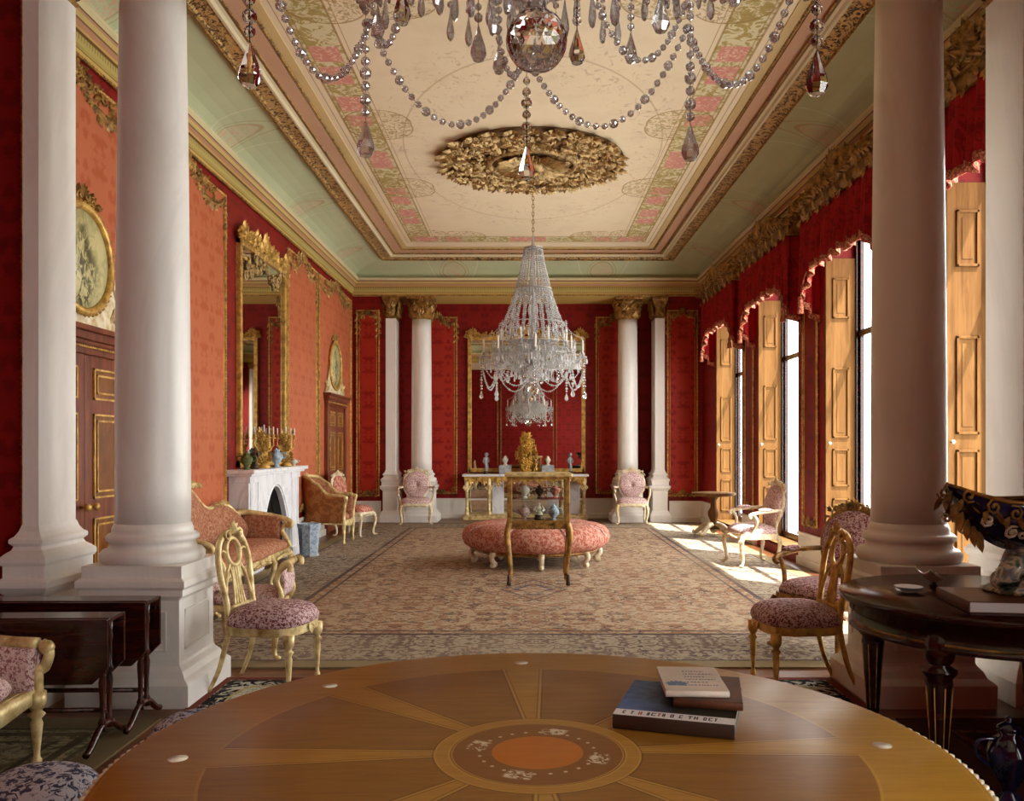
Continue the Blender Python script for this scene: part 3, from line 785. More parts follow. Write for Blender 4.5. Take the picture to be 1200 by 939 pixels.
for k, yc in enumerate((6.25, 14.5)):
    r = empty('overdoor_painting', LW(yc, 2.80, .012), ['oval cream painting in gilt frame above the door behind the near left column', 'small oval cream painting in gilt frame above the far left door'][k], 'painting', 'oval overdoor paintings')
    MB().lathe([(.36, 0), (.36, .02), (.001, .022)], 40, RX(90) @ SC(1.05, 1.02, 1)).build('canvas', M['grisaille'], r)
    f = MB(); f.tube([(.40 * math.cos(a * PI / 24), -.025, .385 * math.sin(a * PI / 24)) for a in range(48)], .03, 8, True)
    for a in range(48): f.ball((.435 * math.cos(a * PI / 24), -.035, .415 * math.sin(a * PI / 24)), .016, OCT, False)
    f.build('frame', M['gilt'], r)
    o = MB(); c = MB(); crest(c, .5, .16, 3); o.merge(c, T(0, -.01, .40)); o.build('crest', M['gilt_dark'], r)
    s = MB()
    out = [(-.72, -.50), (.72, -.50), (.66, -.40), (.50, -.22), (.42, -.05), (0, -.1), (-.42, -.05), (-.50, -.22), (-.66, -.40)]
    s.prism(out, 0, .012, RX(90)); s.build('spandrel', M['cream_gilt'], r)
    for q in (-1, 1):
        o = MB()
        scroll(o, q * .52, -.36, .09, 1.4, q, 0, .012, y=-.02); scroll(o, q * .62, -.44, .05, 1.4, -q, 0, .01, y=-.02)
        for w in range(6): leaf(o, q * (.42 + .045 * w), -.42 + .02 * (w % 3), PI / 2 - q * .6, .12, .05, .03, -.01)
        o.tube(bez((q * .72, -.02, -.48), (q * .62, -.02, -.36), (q * .5, -.02, -.26), (q * .45, -.02, -.06)), .012, 5)
        o.build('arabesque', M['gilt_pale'], r)

# ------------------------------------------------------------------ columns and pilasters
def capital(mb, r, z0, h):
    mb.lathe([(r, z0), (r * 1.06, z0 + .02), (r, z0 + .035), (r * 1.02, z0 + h * .5), (r * 1.28, z0 + h * .88), (r * 1.34, z0 + h * .9)], 20)
    q = r * 1.42
    mb.sq([(q * .95, z0 + h * .88), (q, z0 + h * .93), (q, z0 + h)])
    for row, (zz, L, n) in enumerate(((.05, .42, 8), (.3, .42, 8))):
        for k in range(n):
            e = MB(); fan(e, 0, 0, PI / 2, h * L, h * .22, 5, 1.5, .05)
            a = 360 / n * (k + .5 * row)
            mb.merge(e, RZ(a) @ T(0, -r * (1.02 + .06 * row), z0 + h * zz) @ RX(8))
    for k in range(4):
        e = MB(); scroll(e, -.06, 0, .075, 1.5, 1, 0, .016); scroll(e, .06, 0, .075, 1.5, -1, PI, .016)
        mb.merge(e, RZ(45 + 90 * k) @ T(0, -r * 1.42, z0 + h * .72))
        e = MB(); fan(e, 0, 0, PI / 2, .1, .05, 5, 3.0, .03); mb.merge(e, RZ(90 * k) @ T(0, -r * 1.36, z0 + h * .78))
def pedestal(mb, sx=1.0, sy=1.0):
    mb.sq([(.335, 0), (.335, .125), (.32, .14), (.30, .155), (.285, .19), (.262, .215), (.255, .23), (.255, .575), (.27, .59), (.285, .60), (.285, .635), (.30, .65), (.30, .685), (.275, .70), (.275, .766)], None, sx, sy)
    for k in range(4):                                    # sunk panel mouldings on each face of the die
        s = sx if k % 2 == 0 else sy; d = .255 * (sy if k % 2 == 0 else sx); w = .185 * s
        for (a, b, c, e) in ((-w, w, .29, .305), (-w, w, .50, .515), (-w, -w + .015, .29, .515), (w - .015, w, .29, .515)):
            mb.box(a, b, -d - .008, -d + .004, c, e, RZ(90 * k))
def column(x, y, label, r0=.205, r1=.178, ZC=ZC):
    e = empty('column', T(x, y, 0), label, 'column', 'white columns of the two screens')
    p = MB(); pedestal(p); p.build('pedestal', M['column'], e, .003)
    b = MB(); b.lathe([(.272, .766), (.285, .785), (.285, .815), (.268, .835), (.244, .842), (.232, .862), (.236, .882), (.252, .888), (.252, .912), (.236, .925), (.220, .93), (.220, .95), (.206, .985)], 48); b.build('base', M['column'], e)
    s = MB(); zt = ZC - .42
    s.lathe([(r0 * (1 - 0) + (r1 - r0) * (t ** 1.8), .97 + (zt - .97) * t) for t in [i / 16 for i in range(17)]], 48)
    s.build('shaft', M['column'], e)
    c = MB(); capital(c, r1, zt, .42); c.build('capital', M['gilt_dark'], e)
    return e
column(-2.165, 4.95, 'white column on tall pedestal at the near left, by the folded tables', ZC=ZN)
column(2.215, 4.95, 'white column on pedestal at the near right, behind the round dark table', ZC=ZN)
column(-2.01, 16.36, 'far white column standing left of the console mirror', .195, .18)
column(1.94, 16.36, 'far white column standing right of the console mirror', .195, .18)
def pilaster(x0, x1, y0, y1, label, side, ZC=ZC):
    xc, yc = (x0 + x1) / 2, (y0 + y1) / 2; hx, hy = (x1 - x0) / 2, (y1 - y0) / 2
    e = empty('pilaster', T(xc, yc, 0), label, 'pilaster', 'flat pilasters of the two screens')
    def st(mb, prof):
        n0 = len(mb.v); vs, fs = [], []
        for d, z in prof: vs += [(-hx - d, -hy - d, z), (hx + d, -hy - d, z), (hx + d, hy + d, z), (-hx - d, hy + d, z)]
        for j in range(len(prof) - 1):
            for k in range(4): fs.append((j * 4 + k, j * 4 + (k + 1) % 4, j * 4 + 4 + (k + 1) % 4, j * 4 + 4 + k))
        fs.append((3, 2, 1, 0)); n = len(vs); fs.append((n - 4, n - 3, n - 2, n - 1)); mb.add(vs, fs, False)
    p = MB(); st(p, [(.10, 0), (.10, .13), (.07, .20), (.05, .23), (.05, .59), (.08, .62), (.10, .65), (.10, .685), (.07, .70), (.07, .766)]); p.build('pedestal', M['column'], e, .003)
    b = MB(); st(b, [(.075, .766), (.085, .785), (.085, .81), (.06, .835), (.04, .85), (.032, .87), (.05, .888), (.05, .91), (.03, .925), (.015, .95), (.004, .985)]); b.build('base', M['column'], e, .003)
    s = MB(); st(s, [(0, .97), (0, ZC - .42)]); s.build('shaft', M['column'], e)
    c = MB(); st(c, [(.0, ZC - .42), (.02, ZC - .40), (.0, ZC - .38), (.0, ZC - .2), (.06, ZC - .06), (.06, ZC)])
    for q in range(4):
        w = hx if q % 2 == 0 else hy; d = hy if q % 2 == 0 else hx
        for row in (0, 1):
            for k in range(max(1, int(w * 2 / .12))):
                x = (k + .5) / max(1, int(w * 2 / .12)) * 2 * w - w
                ee = MB(); fan(ee, 0, 0, PI / 2, .17, .08, 5, 1.4, .05); c.merge(ee, RZ(90 * q) @ T(x, -d - .01 - .02 * row, ZC - .38 + .13 * row))
    c.build('capital', M['gilt_dark'], e)
pilaster(-2.80, -2.71, 4.74, 5.13, 'pale pilaster against the red wall left of the near left column', 1, ZN)
pilaster(2.76, 2.85, 4.74, 5.13, 'pale pilaster at the right edge beyond the blue bowl', -1, ZN)
pilaster(-2.66, -2.48, 16.12, 16.62, 'far pale pilaster at the left end of the far screen', 1)
pilaster(2.43, 2.61, 16.12, 16.62, 'far pale pilaster at the right end of the far screen', -1)

# ------------------------------------------------------------------ ceiling rose
e = empty('ceiling_rose', T(.07, 10.35, 4.90), 'large round gilt acanthus rose on the ceiling above the far chandelier', 'ceiling rose')
MB().lathe([(1.10, 0), (1.10, -.02), (1.02, -.03), (.5, -.03), (.48, -.05), (.3, -.06), (.001, -.06)], 64).build('disc', M['rose_ground'], e)
b = MB(); rnd = random.Random(4)
FL = RX(-90)            # local x-z ornament plane laid under the ceiling, facing down
def under(mb, o, r, a): mb.merge(o, Matrix.Rotation(a, 4, 'Z') @ T(r, 0, -.03) @ Matrix(((1, 0, 0, 0), (0, 0, 1, 0), (0, 1, 0, 0), (0, 0, 0, 1))))
for k in range(300):
    rr = 1.08 * math.sqrt(rnd.uniform(.18, 1.0)); aa = rnd.uniform(0, 2 * PI); o = MB()
    if k % 3: fan(o, 0, 0, rnd.uniform(0, 2 * PI), rnd.uniform(.10, .17), .055, 5, rnd.uniform(1.6, 3.4), .06)
    else: scroll(o, 0, 0, rnd.uniform(.06, .10), 1.5, rnd.choice((-1, 1)), rnd.uniform(0, 6), .017, 10, -.02)
    under(b, o, rr, aa)
for k in range(28):
    o = MB(); fan(o, 0, 0, 0, rnd.uniform(.12, .2), .06, 5, 2.2, .05); under(b, o, 1.02 + .03 * (k % 2), 2 * PI * k / 28)
b.build('outer_leaves', M['gilt_plaster'], e)
b = MB(); b.tube([(.52 * math.cos(PI * k / 24), .52 * math.sin(PI * k / 24), -.06) for k in range(48)], .035, 6, True)
for k in range(12):
    o = MB(); fan(o, 0, 0, 0, .34, .08, 7, 1.4, .10); scroll(o, .2, .08, .05, 1.3, 1, 0, .014, 8); under(b, o, .14, 2 * PI * k / 12)
for k in range(40): b.ball((.56 * math.cos(PI * k / 20), .56 * math.sin(PI * k / 20), -.05), .03, OCT, False)
b.lathe([(.16, -.06), (.14, -.12), (.08, -.15), (.001, -.16)], 20)
b.build('inner_leaves', M['gilt_plaster'], e)
# ------------------------------------------------------------------ furniture (each built facing local -y)
def turned_leg(mb, x, y, h, r=.022):
    mb.lathe([(.3 * r, 0), (.75 * r, .006), (.8 * r, .03), (.55 * r, .04), (.5 * r, .06), (.95 * r, h - .14), (.7 * r, h - .12), (1.35 * r, h - .10), (.75 * r, h - .085), (1.3 * r, h - .06), (1.45 * r, h - .05), (1.45 * r, h)], 12, T(x, y, 0))
def cabriole(x, y, h, ox, oy, r=.024, y0=0.0):
    mb = MB()
    pts = smooth_path([(x, y, h), (x + ox * .035, y + oy * .035, h * .82), (x + ox * .03, y + oy * .03, h * .55), (x + ox * .0, y + oy * .0, h * .25), (x + ox * .012, y + oy * .012, h * .07), (x + ox * .045, y + oy * .045, .014)], 5)
    n = len(pts); mb.tube(pts, [r * (1.35 - .85 * (i / n)) for i in range(n - 2)] + [r * .75, r * .8], 8)
    mb.ball((x + ox * .05, y + oy * .05, .016), (.022, .022, .016))
    o = MB(); fan(o, 0, 0, -PI / 2, h * .25, .035, 3, 1.2, .02)
    mb.merge(o, T(x + ox * .045, y + oy * .045, h * .93) @ RZ(math.degrees(math.atan2(ox, -oy))))
    return mb

def side_chair(Mx, label, fab, frame):
    e = empty('side_chair', Mx, label, 'chair', 'gilt side chairs')
    s = MB(); s.pillow(0, -.01, .37, .245, .235, .125, .62, 3.2, 32); s.build('seat', fab, e)
    r = MB()
    for (a, b) in (((-.22, -.22), (.22, -.22)), ((.2, .19), (-.2, .19))): pass
    n = 32; out = []
    for i in range(n):
        a = 2 * PI * i / n; c, d = math.cos(a), math.sin(a); k = (abs(c) ** 3.2 + abs(d) ** 3.2) ** (-1 / 3.2)
        out.append((.238 * k * c, -.01 + .228 * k * d))
    r.prism(out, .335, .385); o = MB(); fan(o, 0, 0, -PI / 2, .06, .04, 5, 2.2, .02); r.merge(o, T(0, -.235, .375))
    r.build('seat_rail', frame, e)
    for sx in (-1, 1):
        l = MB(); turned_leg(l, sx * .195, -.195, .345, .022); l.build('leg', frame, e)
        l = MB(); p = smooth_path([(sx * .165, .185, .38), (sx * .168, .21, .25), (sx * .175, .245, .12), (sx * .185, .30, .0)], 5)
        l.tube(p, [.02 - .009 * i / len(p) for i in range(len(p))], 8); l.build('leg', frame, e)
    bk = MB()
    lean = lambda z: .19 + (z - .38) * .16
    outl = smooth_path([(-.165, lean(.36), .36), (-.15, lean(.5), .5), (-.172, lean(.66), .66), (-.165, lean(.78), .78), (-.11, lean(.87), .87), (0, lean(.905), .905), (.11, lean(.87), .87), (.165, lean(.78), .78), (.172, lean(.66), .66), (.15, lean(.5), .5), (.165, lean(.36), .36)], 6)
    bk.tube(outl, .019, 8)
    bk.tube([(-.15, lean(.47), .47), (.15, lean(.47), .47)], .014, 6)
    o = MB(); fan(o, 0, 0, PI / 2, .08, .05, 5, 2.4, .025); scroll(o, -.07, -.01, .04, 1.3, 1, 0, .012, 10); scroll(o, .07, -.01, .04, 1.3, -1, PI, .012, 10); bk.merge(o, T(0, lean(.9) - .01, .895))
    bk.build('back_frame', frame, e)
    sp = MB()
    sp.tube([(.075 * math.cos(a * PI / 12), lean(.78 + .085 * math.sin(a * PI / 12)), .785 + .08 * math.sin(a * PI / 12)) for a in range(24)], .015, 7, True)
    for k in (-2, -1, 0, 1, 2):
        sp.tube(smooth_path([(k * .030, lean(.47), .47), (k * .022, lean(.56), .56), (k * .014 + .01 * (k > 0) - .01 * (k < 0), lean(.64), .64), (k * .03, lean(.715), .715)], 4), .0085, 6)
    for sx in (-1, 1):
        sp.tube(smooth_path([(sx * .075, lean(.78), .78), (sx * .12, lean(.8), .80), (sx * .163, lean(.78), .78)], 4), .010, 6)
        sp.tube(smooth_path([(sx * .055, lean(.72), .72), (sx * .10, lean(.66), .66), (sx * .13, lean(.58), .58), (sx * .148, lean(.5), .5)], 4), .010, 6)
    sp.build('splat', frame, e)
    return e

def armchair(Mx, label, fab, frame, group='carved upholstered armchairs', arms=True, w=.60, name='armchair'):
    e = empty(name, Mx, label, 'chair', group)
    h = w / 2
    s = MB(); s.pillow(0, -.02, .37, h - .02, .25, .12, .6, 4.0, 32); s.build('seat', fab, e)
    r = MB(); n = 36; out = []
    for i in range(n):
        a = 2 * PI * i / n; c, d = math.cos(a), math.sin(a); k = (abs(c) ** 4 + abs(d) ** 4) ** -.25
        out.append((h * k * c, -.02 + .26 * k * d))
    r.prism(out, .32, .385)
    o = MB(); crest(o, w * .7, .05, 2, .008, .02); r.merge(o, T(0, -.275, .33)); r.build('seat_rail', frame, e)
    for sx in (-1, 1):
        cabriole(sx * (h - .05), -.23, .35, sx * .7, -.7).build('leg', frame, e)
        cabriole(sx * (h - .07), .20, .35, sx * .4, .8, .021).build('leg', frame, e)
    lean = lambda z: .21 + (z - .38) * .2
    bw = h * .80
    def shield(t, k=1.0):
        a = 2 * PI * t
        x = bw * k * math.cos(a) * (1 + .10 * math.sin(a)); z = .70 + .255 * k * math.sin(a)
        return (x, z)
    bk = MB(); rows = []
    N = 32
    vs, fs = [], []
    prof = [(1.0, .0), (.97, -.03), (.8, -.055), (.45, -.065), (.02, -.068), (.02, .03), (.97, .03)]
    for k, y in prof:
        for i in range(N):
            x, z = shield(i / N, k); vs.append((x, lean(z) + y, z))
    m = len(prof)
    for j in range(m):
        for i in range(N): fs.append((j * N + i, j * N + (i + 1) % N, ((j + 1) % m) * N + (i + 1) % N, ((j + 1) % m) * N + i))
    bk.add(vs, fs, True); bk.build('backrest', fab, e)
    f = MB()
    f.tube([(shield(i / 40)[0], lean(shield(i / 40)[1]) - .005, shield(i / 40)[1]) for i in range(40)], .021, 8, True)
    for sx in (-1, 1):
        f.tube(smooth_path([(sx * (h - .10), .20, .37), (sx * bw * .62, lean(.46), .46), (sx * bw * .72, lean(.54), .54)], 4), .019, 7)
        o = MB(); scroll(o, 0, 0, .05, 1.3, sx, 0, .012, 10); f.merge(o, T(sx * bw * .86, lean(.86), .87))
    o = MB(); crest(o, w * .75, .12, 6, .011, .03); f.merge(o, T(0, lean(.94) - .005, .925)); f.build('back_frame', frame, e)
    if arms:
        for sx in (-1, 1):
            a = MB()
            p = smooth_path([(sx * bw * 1.0, lean(.66), .66), (sx * (h + .01), .12, .655), (sx * (h + .025), -.02, .64), (sx * (h + .02), -.13, .625), (sx * (h + .015), -.175, .60), (sx * (h + .01), -.15, .575)], 5)
            a.tube(p, .02, 7)
            a.tube(smooth_path([(sx * (h + .018), -.13, .62), (sx * (h + .02), -.08, .54), (sx * (h - .01), -.10, .45), (sx * (h - .02), -.13, .37)], 5), .018, 7)
            o = a.build('arm', frame, e)
            pd = MB(); pd.ball((sx * (h + .022), .02, .668), (.03, .095, .022), ICO2); pd.build('arm_pad', fab, o)
    return e

def settee(Mx, label, fab, frame, L=2.4):
    e = empty('settee', Mx, label, 'sofa')
    h = L / 2
    s = MB(); s.pillow(0, -.03, .32, h - .06, .33, .15, .55, 7.0, 48); s.build('seat', fab, e)
    n = 48; out = []
    for i in range(n):
        a = 2 * PI * i / n; c, d = math.cos(a), math.sin(a); k = (abs(c) ** 7 + abs(d) ** 7) ** (-1 / 7)
        out.append(((h - .04) * k * c, -.03 + (.335 + .02 * math.cos(3 * c * PI)) * k * d))
    r = MB(); r.prism(out, .27, .335)
    for x in (-.7, 0, .7): o = MB(); crest(o, .5, .07, 3, .009, .02); r.merge(o, T(x, -.365, .26))
    r.build('seat_rail', frame, e)
    def top(x):
        t = x / h
        return .70 + .30 * math.exp(-(t / .34) ** 2) + .09 * math.exp(-((abs(t) - .72) / .2) ** 2) - .10 * max(0, abs(t) - .85) / .15
    def fn(u, v):
        x = (u - .5) * 2 * (h - .04); z = .40 + (top(x) - .40) * v
        y = .30 + .08 * (z - .4) - .06 * math.sin(PI * v) - .14 * max(0, abs(x / h) - .75) / .25 - .02 * math.sin(PI * 9 * u) * math.sin(PI * v)
        return V(x, y, z)
    MB().shell(fn, 60, 10, (0, .07, 0)).build('backrest', fab, e)
    f = MB(); f.tube([fn(i / 60, 1.0) + V(0, .03, .012) for i in range(61)], .028, 8)
    o = MB(); crest(o, .62, .12, 8, .012, .03); f.merge(o, T(0, .34, 1.0))
    for sx in (-1, 1):
        o = MB(); crest(o, .4, .07, 9, .01, .03); f.merge(o, T(sx * h * .72, .32, .79))
    f.build('back_frame', frame, e)
    for sx in (-1, 1):
        a = MB()
        a.tube(smooth_path([(sx * (h - .05), .26, .70), (sx * (h + .0), .12, .69), (sx * (h + .02), -.08, .655), (sx * (h + .01), -.24, .62), (sx * (h - .0), -.32, .585), (sx * h, -.31, .55), (sx * h, -.27, .555)], 5), .032, 8)
        a.tube(smooth_path([(sx * h, -.27, .60), (sx * h, -.22, .50), (sx * (h - .03), -.27, .42), (sx * (h - .03), -.32, .32)], 5), .026, 8)
        ao = a.build('arm', frame, e)
        MB().shell(lambda u, v: V(sx * (h - .03 + .015 * v), -.2 + .42 * u, .38 + .27 * v + .03 * u * v), 8, 4, (sx * .03, 0, 0)).build('arm_panel', fab, ao)
        for x in (.98, .36):
            if x == .98: cabriole(sx * (h - .12), -.31, .30, sx * .6, -.8, .028).build('leg', frame, e)
            else: cabriole(sx * .4, -.33, .30, 0, -1, .026).build('leg', frame, e)
        cabriole(sx * (h - .12), .24, .30, sx * .4, .8, .024).build('leg', frame, e)
    return e

def tub_chair(Mx, label, outer, inner, frame, w=.68, hb=.90, ha=.60, name='tub_armchair'):
    e = empty(name, Mx, label, 'chair')
    h = w / 2
    def plan(u, k=1.0):               # u 0..1 around from right arm front to left arm front
        a = -PI * .02 + PI * 1.04 * u
        return (h * k * math.cos(a) * (1 if abs(math.cos(a)) < .8 else 1.0), -.05 + .36 * k * math.sin(a))
    pts = []
    def pl(u):
        if u < .28: return V(h, -.30 + .42 * (u / .28), 0)
        if u > .72: return V(-h, -.30 + .42 * ((1 - u) / .28), 0)
        a = PI * (u - .28) / .44
        return V(h * math.cos(a), .12 + .22 * math.sin(a), 0)
    def topz(u):
        t = abs(u - .5) * 2
        return ha + (hb - ha) * (1 / (1 + math.exp((t - .52) * 14)))
    def wall(u, v):
        p = pl(u); z = .30 + (topz(u) - .30) * v
        b = 1 + .04 * v
        return V(p.x * b, p.y + .05 * v * (p.y > .1), z)
    def thick(u, v): p = pl(u) - V(0, 0, 0); q = V(p.x, p.y if p.y > .1 else 0, 0).normalized(); return q * -.055
    MB().shell(wall, 44, 8, (0, 0, 0) if False else (lambda u, v: thick(u, v) * .45)).build('outer_back', outer, e)
    MB().shell(lambda u, v: wall(u, v * .97) + thick(u, v) * .5, 44, 8, lambda u, v: thick(u, v) * .6).build('backrest', inner, e)
    f = MB(); f.tube([wall(i / 44, 1.0) + thick(0 if i == 0 else i / 44, 1) * .5 + V(0, 0, .012) for i in range(45)], .026, 8)
    for u in (0.0, 1.0):
        q = wall(u, 1.0); sx = 1 if u == 0 else -1
        f.tube(smooth_path([q + V(-sx * .012, -.005, .01), q + V(-sx * .012, -.04, -.03), q + V(-sx * .012, -.02, -.10), V(sx * (h - .012), -.30, .42), V(sx * (h - .012), -.30, .30)], 5), .024, 8)
        f.ball(q + V(-sx * .012, -.03, -.01), .034)
    o = MB(); crest(o, w * .6, .08, 5, .01, .03); f.merge(o, T(0, .35, hb)); f.build('back_frame', frame, e)
    s = MB(); s.pillow(0, -.02, .33, h - .05, .27, .13, .55, 4, 32); s.build('seat', inner, e)
    r = MB(); r.grid(lambda u, v: (h * 2 * (u - .5), -.30 - .03 * math.cos(PI * 2 * (u - .5)), .27 + .075 * v - .018 * math.cos(2 * PI * (u - .5)) * (1 - v)), 16, 2)
    r.box(-h, h, -.29, .18, .28, .33); r.shell(lambda u, v: V(h * 2 * (u - .5), -.30 - .03 * math.cos(PI * (u - .5)), .262 + .08 * v - .02 * math.cos(2 * PI * (u - .5)) * (1 - v)), 16, 2, (0, .03, 0))
    r.build('seat_rail', frame, e)
    for sx in (-1, 1):
        l = MB(); turned_leg(l, sx * (h - .02), -.30, .33, .027); l.build('leg', frame, e)
        l = MB(); turned_leg(l, sx * (h - .10), .22, .33, .022); l.build('leg', frame, e)
    return e

def sutherland(Mx, label, w, h, drop):
    """narrow table with its leaf hanging down in front; local x runs along the top"""
    e = empty('drop_leaf_table', Mx, label, 'table', 'folded drop-leaf tables')
    k = w / 2
    MB().box(-k, k, -.075, .075, h - .022, h).build('top', M['mahogany'], e, .006)
    for sy in (-1, 1):
        lf = MB(); out = [(-k + .0, 0), (k, 0), (k, -drop + .07), (k - .07, -drop), (-k + .07, -drop), (-k, -drop + .07)]
        lf.prism(out, 0, .018, T(0, sy * .082 + (.018 if sy > 0 else 0), h - .004) @ RX(90)); lf.build('leaf', M['mahogany'], e, .004)
    for sx in (-1, 1):
        x = sx * (k - .05)
        for sy in (-1, 1):
            l = MB(); l.lathe([(.016, .07), (.014, .09), (.02, .11), (.012, .13), (.013, .22), (.018, .3), (.012, .33), (.02, .35), (.013, .37), (.014, h - .14), (.02, h - .11), (.014, h - .08), (.02, h - .02)], 10, T(x, sy * .035, 0)); l.build('leg', M['mahogany_leg'], e)
        ft = MB(); ft.tube(smooth_path([(x, -.20, .012), (x, -.15, .03), (x, -.07, .085), (x, 0, .10), (x, .07, .085), (x, .15, .03), (x, .20, .012)], 4), [.016] * 25, 8); ft.build('foot', M['mahogany_leg'], e)
    st = MB(); st.tube([(-k + .05, 0, .16), (k - .05, 0, .16)], .012, 8)
    st.build('stretcher', M['mahogany_leg'], e)
    ap = MB(); ap.box(-k + .04, k - .04, -.05, .05, h - .10, h - .02); ap.build('apron', M['mahogany'], e)
    return e

def footstool(Mx, label, r=.19, h=.36):
    e = empty('footstool', Mx, label, 'footstool', 'blue needlework footstools')
    s = MB(); s.pillow(0, 0, h - .17, r, r, .17, .75, 2.2, 36, 9); s.build('cushion', M['blue_fabric'], e)
    b = MB(); b.lathe([(r * .9, h - .21), (r * 1.0, h - .205), (r * 1.02, h - .185), (r * .98, h - .165)], 36); b.build('base', M['mahogany'], e)
    for k in range(4):
        l = MB(); a = PI / 4 + k * PI / 2; l.lathe([(.016, 0), (.022, .02), (.014, .04), (.024, h - .26), (.028, h - .20)], 12, T(r * .72 * math.cos(a), r * .72 * math.sin(a), 0)); l.build('leg', M['mahogany_leg'], e)
    return e

def rod_table(Mx, label):
    """glazed display case on cabriole legs"""
    e = empty('display_cabinet', Mx, label, 'display cabinet')
    w, d = .295, .20; zt = 1.14; z0, z1 = .66, 1.09; g = M['gilt_dark']
    MB().box(-w - .05, w + .05, -d - .03, d + .03, z1 + .012, zt).build('top', M['gilt_pale'], e, .012)
    f = MB()
    for x in (-w, w):
        for y in (-d, d): f.box(x - .022, x + .022, y - .018, y + .018, z0 - .04, z1 + .015)
    for z in (z0 - .02, z1):
        for y in (-d, d): f.box(-w, w, y - .014, y + .014, z - .016, z + .016)
        for x in (-w, w): f.box(x - .014, x + .014, -d, d, z - .016, z + .016)
    f.build('case_frame', g, e, .004)
    MB().box(-w, w, -d, d, z0 - .035, z0 - .012).build('case_floor', M['gilt_dark'], e)
    MB().box(-w + .02, w - .02, -d + .01, d - .01, .865, .875).build('shelf', M['case_glass'], e)
    for y in (-d, d): MB().box(-w + .02, w - .02, y - .002, y + .002, z0, z1 - .015).build('pane', M['case_glass'], e)
    for x in (-w, w): MB().box(x - .002, x + .002, -d + .02, d - .02, z0, z1 - .015).build('pane', M['case_glass'], e)
    a = MB(); a.box(-w, w, -d - .005, d + .005, z0 - .09, z0 - .035); o = MB(); crest(o, .4, .06, 4, .008, .02); a.merge(o, T(0, -d - .005, z0 - .09)); a.build('apron', g, e)
    for sx in (-1, 1):
        for sy in (-1, 1):
            l = MB(); p = smooth_path([(sx * w, sy * d, z0 - .03), (sx * (w + .028), sy * (d + .02), z0 - .14), (sx * (w + .012), sy * (d + .01), z0 - .32), (sx * (w - .012), sy * (d - .01), .12), (sx * (w - .002), sy * d, .03), (sx * (w + .02), sy * (d + .015), .008)], 6)
            n = len(p); l.tube(p, [.034 - .020 * min(1, i / (n * .75)) for i in range(n)], 8); lo = l.build('leg', g, e)
            MB().lathe([(.022, 0), (.024, .02), (.016, .05), (.018, .09), (.012, .11)], 10, T(sx * (w + .006), sy * (d + .005), 0)).build('sabot', M['bronze'], lo)
    return e

def ottoman(Mx, label):
    e = empty('round_ottoman', Mx, label, 'ottoman')
    prof = [(.66, .15), (.80, .17), (.875, .22), (.90, .29), (.89, .36), (.84, .42), (.74, .46), (.58, .475), (.40, .465), (.26, .455), (.001, .45)]
    n = 96; vs, fs = [], []
    for r, z in prof:
        for k in range(n):
            a = 2 * PI * k / n; g = abs(math.cos(4 * a)) ** .35
            s = min(1, r / .7)
            vs.append((r * (1 - .035 * (1 - g) * s) * math.cos(a), r * (1 - .035 * (1 - g) * s) * math.sin(a), z - .03 * (1 - g) * s * (z > .3)))
    for j in range(len(prof) - 1):
        for k in range(n): fs.append((j * n + k, j * n + (k + 1) % n, (j + 1) * n + (k + 1) % n, (j + 1) * n + k))
    fs.append(tuple(reversed(range(n))))
    MB().add(vs, fs, True).build('cushion', M['rose'], e)
    b = MB()
    for k in range(28):
        r = .12 + .022 * (k % 14) * 2; a = 2 * PI * k / 28
    for k in range(8):
        a = PI / 8 + k * PI / 4
        b.tube([(r * math.cos(a), r * math.sin(a), z + .004) for r, z in ((.885, .33), (.83, .40), (.72, .435), (.57, .45), (.4, .45), (.2, .452))], .010, 5)
    b.lathe([(.07, .445), (.07, .47), (.04, .482), (.001, .485)], 20); b.build('piping', M['pink'], e)
    r = MB(); r.lathe([(.70, .12), (.74, .13), (.76, .15), (.72, .17)], 64); r.build('base_ring', M['gilt_dark'], e)
    for k in range(8):
        l = MB(); o = MB()
        o.tube(smooth_path([(0, 0, .16), (0, -.06, .15), (0, -.09, .10), (0, -.06, .05), (0, -.03, .03), (0, -.05, .012), (0, -.09, .014)], 4), [.042, .042, .041, .04, .038, .036, .035, .034, .033, .03, .03, .03, .03, .03, .03, .03, .03, .03, .03, .03, .03, .03, .03, .03, .03], 8)
        fan(o, 0, .15, -PI / 2, .09, .06, 5, 1.6, .03, .09)
        l.merge(o, RZ(k * 45 + 4) @ T(0, -.70, 0)); l.build('leg', M['cream_gilt'], e)
    return e

def tripod_table(Mx, label):
    e = empty('pedestal_table', Mx, label, 'table')
    t_ = MB(); t_.lathe([(.30, .62), (.33, .635), (.345, .65), (.345, .668), (.33, .675), (.001, .675)], 40); t_.build('tabletop', M['shutter_wood'], e)
    s = MB(); s.lathe([(.10, .10), (.12, .13), (.07, .16), (.05, .22), (.085, .30), (.09, .36), (.05, .44), (.045, .54), (.08, .60), (.16, .625)], 20); s.build('pedestal', M['shutter_wood'], e)
    for k in range(4):
        l = MB(); o = MB(); o.tube(smooth_path([(0, -.06, .16), (0, -.16, .15), (0, -.26, .08), (0, -.33, .03), (0, -.37, .035), (0, -.36, .06)], 5), [.05 - .001 * i for i in range(26)], 8)
        fan(o, 0, .12, -PI / 2, .1, .06, 5, 1.6, .03, -.0); l.merge(o, RZ(k * 90 + 40)); l.build('leg', M['cream_gilt'], e)
    return e

